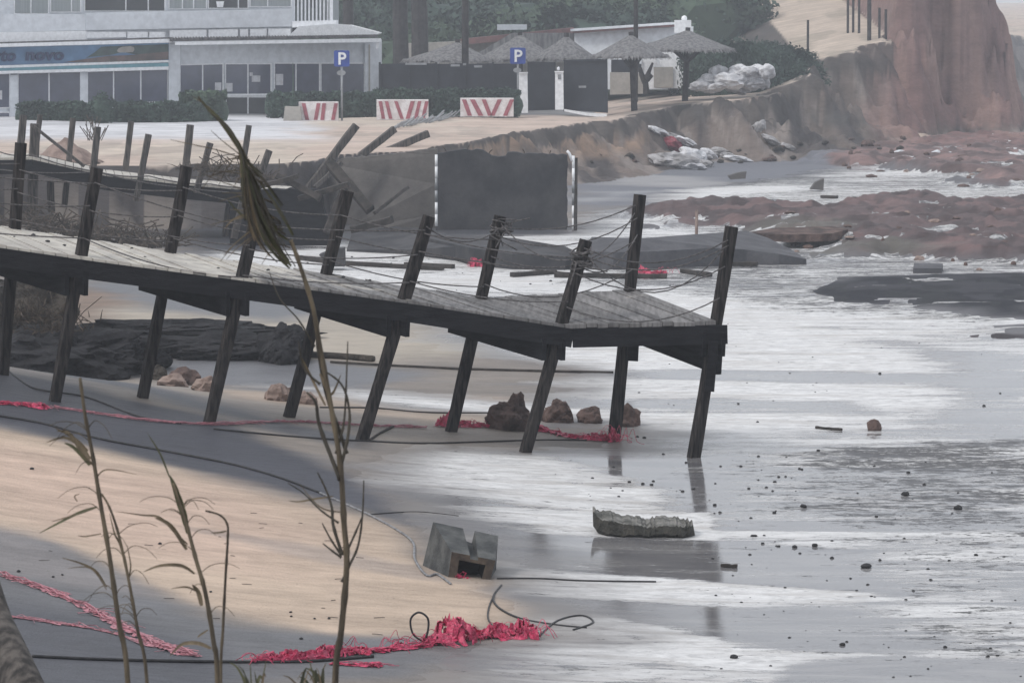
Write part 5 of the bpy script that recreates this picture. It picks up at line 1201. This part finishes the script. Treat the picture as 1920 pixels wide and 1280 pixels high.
# poles and trunks
def polething(name, x, y0, y1, d, r0, label, cat, m_, top=-80):
    g_ = P(x, y1, d); g_.z = hz_fast(g_.x, d); t = MB(); t.tube([g_ + Vector((0, 0, -.2)), P(x + .5, (y1 + top) / 2, d), P(x, top, d)], [r0, r0 * .95, r0 * .85], 0, 8); o = t.build(name, m_, None, True); tag(o, label, cat)
polething('utility_pole', 872, 0, 190, 118.6, .13, 'dark wooden pole rising past the frame between fence and parking sign', 'pole', M['trunk'], -250)
polething('utility_pole', 1192, 0, 120, 126, .09, 'thin grey pole behind the second umbrella', 'pole', M['trunk'], -250)
def palm(x, y1, d, r0, label, crown=True):
    g_ = P(x, y1, d); g_.z = hz_fast(g_.x, d); t = empty('tree', g_, label, 'tree'); mb = MB(); top = P(x, -300, d)
    pts = [g_ + Vector((0, 0, -.2))] + [g_.lerp(top, k / 6) + Vector((R.gauss(0, .06), 0, 0)) for k in range(1, 7)]
    mb.tube(pts, [r0 * (1.15 - .06 * k) for k in range(7)], 0, 10); mb.build('trunk', M['trunk'], t)
    mb = MB(); leafcloud(mb, top + Vector((0, 0, .5)), (4.5, 4.5, 2.5), 1200, .16, random.Random(int(x))); mb.build('crown', M['bushdark'], t)
palm(752, 120, 133, .30, 'dark thick tree trunk behind the fence, left of the close pair')
palm(784, 120, 131, .32, 'dark thick tree trunk behind the fence, right of the close pair')
palm(650, 120, 136, .22, 'dark trunk half hidden at the corner of the building roof')

# ================================================================= BUSHES
rb = random.Random(21); protos = []
for k in range(4):
    mb = MB()
    for j in range(7):
        c_ = (rb.uniform(-.6, .6), rb.uniform(-.4, .4), rb.uniform(.1, .75)); s_ = rb.uniform(.5, .9); leafcloud(mb, c_, (s_, s_, s_ * .8), 330, .045, rb)
    mb.rock((0, 0, .3), (1.2, .9, .8), 0, k, 2, .25, 0, False)
    protos.append(mb.build('bush', M['bush'] if k < 2 else M['bushdark']))
bushes = []
for k in range(95):
    px = rb.uniform(615, 1330); d_ = rb.uniform(139, 185); bushes.append((px, d_, rb.uniform(2.0, 4.6), None))
for k in range(46):
    px = rb.uniform(1325, 1515); d_ = rb.uniform(124.5, 134) if px < 1420 else rb.uniform(126 + (px - 1420) * .05, 134.5); yt = float(np.interp(px, [1290, 1340, 1400, 1450, 1500, 1530], [10, 8, 26, 48, 72, 96])) + rb.uniform(0, 34)
    zg = hz_fast((px - 960) / F * d_, d_); hh_ = (4.63 - (yt - 50) * d_ / F - zg) / 1.0
    if hh_ > .5: bushes.append((px, d_, min(hh_, 2.9), 'dark'))
for k, (px, d_, s_, kd) in enumerate(bushes):
    src = protos[(2 + k % 2) if kd else k % 4]; used_ = [b_[0] for b_ in bushes]
    o = src.copy(); sc.collection.objects.link(o)
    x_ = (px - 960) / F * d_; zz = hz_fast(x_, d_)
    o.location = (x_, d_, zz - .1 * s_); o.scale = ((min(s_, 1.7) if kd else s_), (min(s_, 1.7) if kd else s_), s_ * rb.uniform(.85, 1.0)); o.rotation_euler = (0, 0, rb.uniform(0, 6.28))
    if kd: tag(o, 'dark bush in the thicket right of the umbrellas on the cliff shoulder', 'bush', 'bushes on the cliff shoulder')
    else: tag(o, 'green bush in the scrub covering the hillside behind the houses', 'bush', 'bushes on the hillside')
for o in protos: bpy.data.objects.remove(o)
# path edge posts at the cliff top
for k, (x_, y0, y1, d_) in enumerate([(1590, -30, 24, 143), (1600, -30, 26, 143), (1611, -20, 29, 142.5), (1630, -60, 60, 139.5), (1649, 15, 50, 140), (1661, 18, 56, 140)]):
    a = P(x_, y0, d_); b_ = P(x_, y1, d_); b_.z = min(b_.z, hz_fast(b_.x, d_)) - .1; mb = MB(); mb.tube([b_, a], .055 if k != 3 else .09, 0, 6); o = mb.build('fence_post', M['trunk'])
    if k == 3: tag(o, 'tallest dark post standing on the sandy path above the cliff', 'post')
    else: tag(o, 'short dark post at the edge of the cliff top path', 'post', 'posts along the cliff top path')
for x_, y0, y1, d_ in ((1515, 38, 66, 134), (1342, 2, 20, 160), (1382, 10, 26, 155)):
    a = P(x_, y0, d_); b_ = P(x_, y1, d_); b_.z = hz_fast(b_.x, d_) - .1; mb = MB(); mb.tube([b_, a], .05, 0, 6); o = mb.build('fence_post', M['trunk']); tag(o, 'short dark post at the edge of the cliff top path', 'post', 'posts along the cliff top path')

# ================================================================= SANDBAGS
def bag(px, py, wpx, hpx, d, m_, label, seed, rz=0, tilt=0, group='white bags'):
    c_ = surf(px, py + hpx * .3, 100) if d < 118 or d == 119 else P(px, py, d); d = c_.y; c_ = c_ + Vector((0, 0, hpx * .3 * d / F)); s_ = F / d; mb = MB(); mb.rock((0, 0, 0), (wpx / s_, wpx / s_ * .8, hpx / s_), 0, seed, 3, .34, 0, False); o = mb.build('sandbag', m_, None, False)
    o.location = c_; o.rotation_euler = (0, tilt, 0); tag(o, label, 'sandbag', group)
for k, (a, b_, w_, h_) in enumerate([(1312, 168, 40, 20), (1330, 172, 46, 18), (1382, 174, 50, 16), (1404, 140, 40, 20), (1330, 160, 55, 26), (1345, 152, 50, 34), (1370, 160, 60, 30), (1395, 150, 60, 34), (1420, 152, 50, 36), (1437, 145, 30, 30), (1410, 165, 55, 24), (1434, 163, 20, 28), (1352, 165, 50, 20)]):
    bag(a, b_, w_, h_, 118.15 + (k % 3) * .35, M['sack'], 'white bag in the heap on the cliff edge right of the umbrellas', 60 + k, 0, R.uniform(-.2, .2), 'white bags heaped on the cliff edge')
for k, (a, b_, w_, h_, tl_) in enumerate([(1232, 245, 42, 12, .35), (1262, 257, 50, 13, .4), (1290, 268, 50, 16, .5), (1262, 300, 90, 32, .1), (1300, 294, 60, 30, .3), (1240, 302, 50, 26, 0), (1325, 290, 50, 22, .3), (1345, 286, 45, 20, .1), (1382, 298, 50, 12, .15), (1362, 292, 26, 14, .1), (1292, 312, 60, 20, .1), (1320, 308, 40, 20, .2), (1424, 240, 26, 30, .6), (1450, 265, 50, 14, .5), (1475, 275, 34, 12, .3)]):
    far = k >= 12; d_ = 119 if far else (113.0 if b_ > 275 else 114.3)
    bag(a, b_, w_, h_, d_, M['sackgrey'] if k % 2 or far else M['sack'], 'grey muddy bag stuck in the cliff slope right of the main spill' if far else 'dirty white bag in the spill sliding down the cliff foot', 80 + k, 0, tl_, 'bags caught on the cliff slope' if far else 'bags spilled down the cliff')
bag(1262, 270, 46, 24, 113.8, M['sackred'], 'deep red tarpaulin bundle among the spilled bags', 120, 0, .5, None)
# pale broken slabs far along the beach
def shard(pts, d, dep, label, m_='concretemid', cat='slab', name='broken_slab'): panel(name, pts, d, dep, M[m_], None, label, cat)
shard([(1520, 355), (1530, 342), (1545, 335), (1544, 357)], 92, .4, 'grey pointed slab fragment standing in the far foam', 'concretemid')
shard([(1660, 301), (1664, 293), (1690, 282), (1699, 283), (1692, 297), (1680, 303)], 113, .8, 'pale tilted slab on the beach under the red cliff, left one', 'white')
shard([(1730, 299), (1752, 286), (1762, 282), (1768, 294), (1745, 303)], 112, .7, 'pale tilted slab on the beach under the red cliff, middle one', 'white')
shard([(1770, 300), (1776, 288), (1784, 285), (1782, 301)], 112, .4, 'small pale shard at the right of the tilted slabs', 'white')
shard([(1862, 262), (1866, 252), (1884, 256), (1880, 262)], 131, .8, 'pale slab at the foot of the far grey headland', 'white')
shard([(1365, 330), (1385, 324), (1400, 322), (1398, 335), (1370, 337)], 97, .4, 'bluish grey debris lump below the spilled bags', 'concretemid')
rockthing(1595, 291, 10, 8, M['rock'], 'small dark rock on the sand under the cliff', seed=5, sub=2, name='rock')
rockthing(1628, 278, 30, 14, M['rock'], 'low brown rock at the foot of the red cliff', seed=6, sub=2, name='rock')
rr = random.Random(5)
for k in range(46):
    px, py = (rr.uniform(1420, 1910), rr.uniform(400, 488)) if k < 26 else (rr.uniform(1580, 1910), rr.uniform(272, 345))
    rockthing(px, py, rr.uniform(8, 26), rr.uniform(4, 9), M['rock'] if rr.random() < .7 else M['rockpale'], 'clod of reddish clay strewn on the red mud banks', seed=k, sub=2, amp=.35, name='clay_clod', group='clods on the red mud banks', cat='clod')
for k in range(44):
    px = rr.uniform(1100, 1700); py = float(np.interp(px, [1100, 1230, 1400, 1560, 1700], [300, 304, 296, 280, 268])) + rr.uniform(-14, 12); g_ = surf(px, py, 90); s_ = F / g_.y; ww = rr.uniform(5, 20) / s_
    mb = MB(); mb.rock((0, 0, ww * .15), (ww, ww * .9, ww * .7), 0, k, 2, .4); o = mb.build('earth_clod', M['earthbr'] if k % 3 else M['rock']); o.location = g_; tag(o, 'fallen lump of earth at the foot of the eroded cliff', 'clod', 'lumps at the foot of the cliff')
mb = MB(); mb.tube([ground(1306, 445), ground(1306, 445) + Vector((0, 0, .6))], .035, 0, 6); o = mb.build('stake', M['rockpale']); tag(o, 'thin reddish stake in the shallow water behind the large slab', 'stake')

# ================================================================= REEDS (foreground)
def Rp_(pts, d0, d1=None):
    n = len(pts); d1 = d0 if d1 is None else d1; return [P(a, b_, d0 + (d1 - d0) * k / max(1, n - 1)) for k, (a, b_) in enumerate(pts)]
def stem(parent, pts, r0, r1, d, m_='reed', name='stem', d1=None):
    pp = smoothpath(Rp_(pts, d, d1), 6); n = len(pp); rs = []
    for k in range(n):
        t = k / (n - 1); r_ = r0 + (r1 - r0) * t
        if k % 5 == 0: r_ *= 1.22
        rs.append(r_)
    mb = MB(); mb.tube(pp, rs, 0, 7); return mb.build(name, M[m_], parent, True)
def leaf(parent, pts, w, d, m_='leafdry', name='leaf', d1=None):
    w = w * .62
    pp = smoothpath(Rp_(pts, d, d1), 6); n = len(pp); vs = []; ph = R.uniform(0, 3)
    for k, p_ in enumerate(pp):
        t = k / (n - 1); dr = (pp[min(k + 1, n - 1)] - pp[max(k - 1, 0)]).normalized(); tw = ph + t * 1.6
        side = dr.cross(Vector((math.sin(tw) * .5, 1, math.cos(tw) * .3))).normalized(); ww = w * (math.sin(math.pi * min(1, .12 + t * .88)) ** .7) * (1 - .3 * t)
        nrm = side.cross(dr).normalized(); vs += [p_ - side * ww, p_ + nrm * ww * .35, p_ + side * ww]
    fs = []
    for k in range(n - 1): fs += [(3 * k, 3 * k + 1, 3 * k + 4, 3 * k + 3), (3 * k + 1, 3 * k + 2, 3 * k + 5, 3 * k + 4)]
    mb = MB(); mb.add(vs, fs); return mb.build(name, M[m_], parent, True)
def reedbase(px, d): return Vector(((px - 960) / F * d, d, hz_fast((px - 960) / F * d, d)))
def footed(pts, d):   # continue the stem down to the dune
    b_ = reedbase(pts[0][0], d); return b_
S7 = F / 7.0
def newreed(px, d, label): return empty('reed', reedbase(px, d), label, 'reed', None)
r1 = newreed(628, 7, 'tall reed crossing the near boardwalk with a wind blown olive leaf bundle at its top')
stem(r1, [(626, 1700), (628, 1290), (640, 1180), (650, 1060), (645, 980), (638, 870), (622, 770), (600, 650), (585, 570), (560, 490), (545, 450)], .0076, .0042, 7, 'reed')
stem(r1, [(650, 850), (634, 800), (612, 740), (600, 680), (590, 600)], .0042, .003, 7.02, 'reedgrey', 'branch')
for pp_, w_ in (([(640, 870), (652, 820), (655, 770), (640, 720), (600, 690)], .004), ([(638, 900), (600, 800), (592, 755), (575, 735)], .005), ([(641, 1090), (655, 1060), (672, 1020), (680, 960), (682, 900)], .0035), ([(642, 1040), (625, 985), (622, 950), (610, 915), (595, 885)], .004),
                ([(640, 1040), (620, 1010), (604, 980)], .003), ([(640, 1045), (620, 1030), (605, 1018)], .003), ([(650, 1035), (670, 990), (678, 970)], .003), ([(630, 850), (645, 790), (650, 700), (652, 640)], .003), ([(600, 720), (570, 690), (560, 640)], .003), ([(590, 650), (560, 600), (525, 560), (505, 510)], .0022), ([(635, 980), (600, 955), (570, 925), (540, 905)], .0025)):
    stem(r1, pp_, w_, w_ * .4, 7, 'reedgrey', 'twig')
base = [(556, 500), (540, 452), (522, 405), (498, 350), (468, 300), (432, 245), (400, 215), (372, 184)]
def at(t):
    t = max(0, min(.9999, t)) * 7; i = int(t); f_ = t - i; return (base[i][0] * (1 - f_) + base[i + 1][0] * f_, base[i][1] * (1 - f_) + base[i + 1][1] * f_)
for k in range(92):
    t0 = R.uniform(0, .6); L0 = R.uniform(.22, .6); off = max(-1.3, min(1.1, R.gauss(-.1, .8))); off2 = off * .4 + R.gauss(0, .25); pts = []
    for j in range(5):
        t = t0 + L0 * j / 4; x_, y_ = at(t); sp = 46 * max(0, math.sin(math.pi * min(1, t * 1.5 + .10))) ** 1.1 + 3; o_ = off + (off2 - off) * j / 4
        pts.append((x_ + o_ * sp * .55 - 22 * max(0, math.sin(math.pi * min(1, t * 1.5))), y_ - o_ * sp * .40))
    leaf(r1, pts, R.uniform(.003, .0085), 7 + R.uniform(-.06, .06), 'leafolive' if R.random() < .62 else 'leafdry') if k < 34 else stem(r1, pts, .0013, .0007, 7 + R.uniform(-.06, .06), 'reedgrey', 'leaf')
for k in range(22):
    t = R.uniform(.1, .6); x_, y_ = at(t); dx_ = -R.uniform(40, 150); dy_ = R.uniform(-70, 70)
    stem(r1, [(x_, y_), (x_ + dx_ * .4, y_ + dy_ * .2 - 12), (x_ + dx_ * .75, y_ + dy_ * .6 - 8), (x_ + dx_, y_ + dy_)], .0014, .0006, 7.03, 'reed', 'twig')
for pts, w_ in (([(530, 430), (490, 425), (450, 400), (425, 372)], .006), ([(520, 410), (480, 400), (440, 410), (420, 430)], .005), ([(540, 450), (510, 430), (470, 395), (440, 360)], .007), ([(440, 270), (400, 210), (360, 180)], .003), ([(460, 300), (420, 240), (392, 205)], .004)):
    leaf(r1, pts, w_, 7.05, 'leafdry' if w_ < .006 else 'leafolive')
for pts, w_ in (([(625, 930), (590, 935), (560, 940), (540, 938)], .004), ([(640, 960), (600, 950), (560, 905)], .003), ([(610, 760), (580, 700), (560, 660)], .006), ([(600, 700), (620, 740), (640, 700)], .006)):
    leaf(r1, pts, w_, 7.0, 'leafdry')
r2 = newreed(240, 7.2, 'dark topped reed at left, tallest of the left clump')
stem(r2, [(250, 1700), (240, 1285), (222, 1160), (205, 1040), (188, 940), (175, 860), (160, 780), (150, 708)], .0066, .0035, 7.2, 'reed')
for pts, w_, mm in (([(170, 860), (150, 835), (120, 820), (85, 830)], .007, 'leafdry'), ([(172, 870), (155, 850), (130, 812), (105, 808)], .008, 'leafdry'), ([(165, 845), (140, 822), (100, 800)], .006, 'leafdry'), ([(168, 872), (140, 840), (120, 830)], .008, 'leafolive'), ([(182, 950), (150, 960), (110, 980), (72, 1000)], .006, 'leafolive'), ([(178, 952), (140, 965), (95, 978)], .004, 'leafdry'), ([(200, 1100), (180, 1070), (150, 1055), (115, 1045)], .005, 'leafdry'), ([(200, 1105), (170, 1065), (125, 1065)], .003, 'leafdry'), ([(178, 900), (200, 880), (260, 890)], .003, 'leafdry'), ([(190, 1000), (160, 1005), (145, 1003)], .003, 'leafdry'), ([(145, 940), (140, 930), (150, 925)], .003, 'leafdry')):
    leaf(r2, pts, w_, 7.2, mm)
r3 = newreed(275, 7.3, 'thin straight reed close on the right of the dark topped one')
stem(r3, [(290, 1700), (276, 1285), (258, 1180), (240, 1080), (222, 1000), (205, 950), (190, 925)], .0046, .0022, 7.3, 'reed')
leaf(r3, [(235, 1060), (225, 1020), (215, 1000), (205, 960)], .005, 7.3); leaf(r3, [(240, 1090), (245, 1060), (238, 1020)], .004, 7.3)
r4 = newreed(405, 7, 'reed with drooping dry leaves and a green tip, left of the hooked one')
stem(r4, [(412, 1700), (408, 1285), (400, 1200), (385, 1110), (368, 1050), (352, 990), (340, 950), (325, 905)], .0062, .003, 7.0, 'reed')
for pts, w_, mm in (([(352, 1020), (330, 1000), (300, 970), (265, 965), (215, 958)], .005, 'leafdry'), ([(350, 1030), (320, 985), (290, 970)], .010, 'leafdry'), ([(365, 1075), (340, 1060), (300, 1060), (268, 1072)], .007, 'leafdry'), ([(372, 1110), (350, 1100), (320, 1103)], .004, 'leafdry'), ([(378, 1135), (372, 1110), (360, 1095)], .011, 'leafdry'), ([(396, 1215), (370, 1205), (340, 1208), (318, 1230)], .008, 'leafdry'), ([(348, 985), (338, 940), (322, 900)], .014, 'leafolive'), ([(340, 960), (330, 920), (318, 890)], .012, 'leafolive'), ([(352, 1000), (345, 960), (335, 930)], .010, 'leafolive'), ([(390, 1180), (375, 1190), (370, 1195)], .004, 'leafdry'), ([(318, 895), (300, 850), (275, 810)], .004, 'leafolive')):
    leaf(r4, pts, w_, 7.0, mm)
r5 = newreed(415, 7.1, 'slim reed bent over in a hook at its top')
stem(r5, [(418, 1700), (414, 1285), (418, 1180), (423, 1080), (427, 1010), (426, 982), (412, 965), (385, 957)], .0036, .002, 7.1, 'reed')
leaf(r5, [(425, 995), (410, 998), (395, 998)], .004, 7.1)
for par_, pts_, dd_ in ((r2, [(222, 1160), (205, 1040), (188, 940), (175, 860), (160, 780)], 7.2), (r4, [(400, 1200), (385, 1110), (368, 1050), (352, 990), (335, 930)], 7.0), (r3, [(258, 1180), (240, 1080), (222, 1000)], 7.3)):
    for k in range(12):
        i_ = R.randint(0, len(pts_) - 2); f_ = R.random(); x_ = pts_[i_][0] * (1 - f_) + pts_[i_ + 1][0] * f_; y_ = pts_[i_][1] * (1 - f_) + pts_[i_ + 1][1] * f_; dx_ = R.choice((-1, -1, -1, 1)) * R.uniform(18, 80); dy_ = R.uniform(-25, 18)
        stem(par_, [(x_, y_), (x_ + dx_ * .3, y_ - 16), (x_ + dx_ * .7, y_ + dy_ * .5 - 14), (x_ + dx_, y_ + dy_)], .0011, .0005, dd_, 'reed', 'twig')
t6 = newreed(560, 6.6, 'low green grass blades at the bottom edge of the picture')
for k in range(26):
    x_ = R.choice([468, 475, 480, 560, 590, 600]) + R.uniform(-12, 12); tp_ = x_ + R.uniform(-45, 20); leaf(t6, [(x_, 1500), (x_, 1320), ((x_ + tp_) / 2, R.uniform(1255, 1290)), (tp_, R.uniform(1225, 1280))], R.uniform(.003, .008), 6.6 + R.uniform(-.1, .1), 'leafolive' if R.random() < .6 else 'leafdry')
# weathered trunk at the bottom left corner
mb = MB(); pts = smoothpath([P(-30, 1080, 8.5), P(-8, 1160, 8.4), P(20, 1230, 8.2), P(60, 1330, 8.0), P(120, 1500, 7.8)], 4); mb.tube(pts, [.035 + .0016 * k for k in range(len(pts))], 0, 14); o = mb.build('weathered_log', M['postpale'], None, True); tag(o, 'grey weathered log end poking in at the bottom left corner', 'log')

# ================================================================= HAZE
mb = MB(); mb.box((0, 830, 20), (3400, 1800, 60))
o = mb.build('haze', newmat('sea_haze')); tag(o, kind='stuff'); m = o.data.materials[0]; q = NT(m)
v = q.n("ShaderNodeVolumePrincipled"); v.inputs['Color'].default_value = (.86, .91, .985, 1); v.inputs['Density'].default_value = HAZE; v.inputs['Anisotropy'].default_value = .1
o_ = q.n("ShaderNodeOutputMaterial"); q.t.links.new(v.outputs[0], o_.inputs['Volume'])
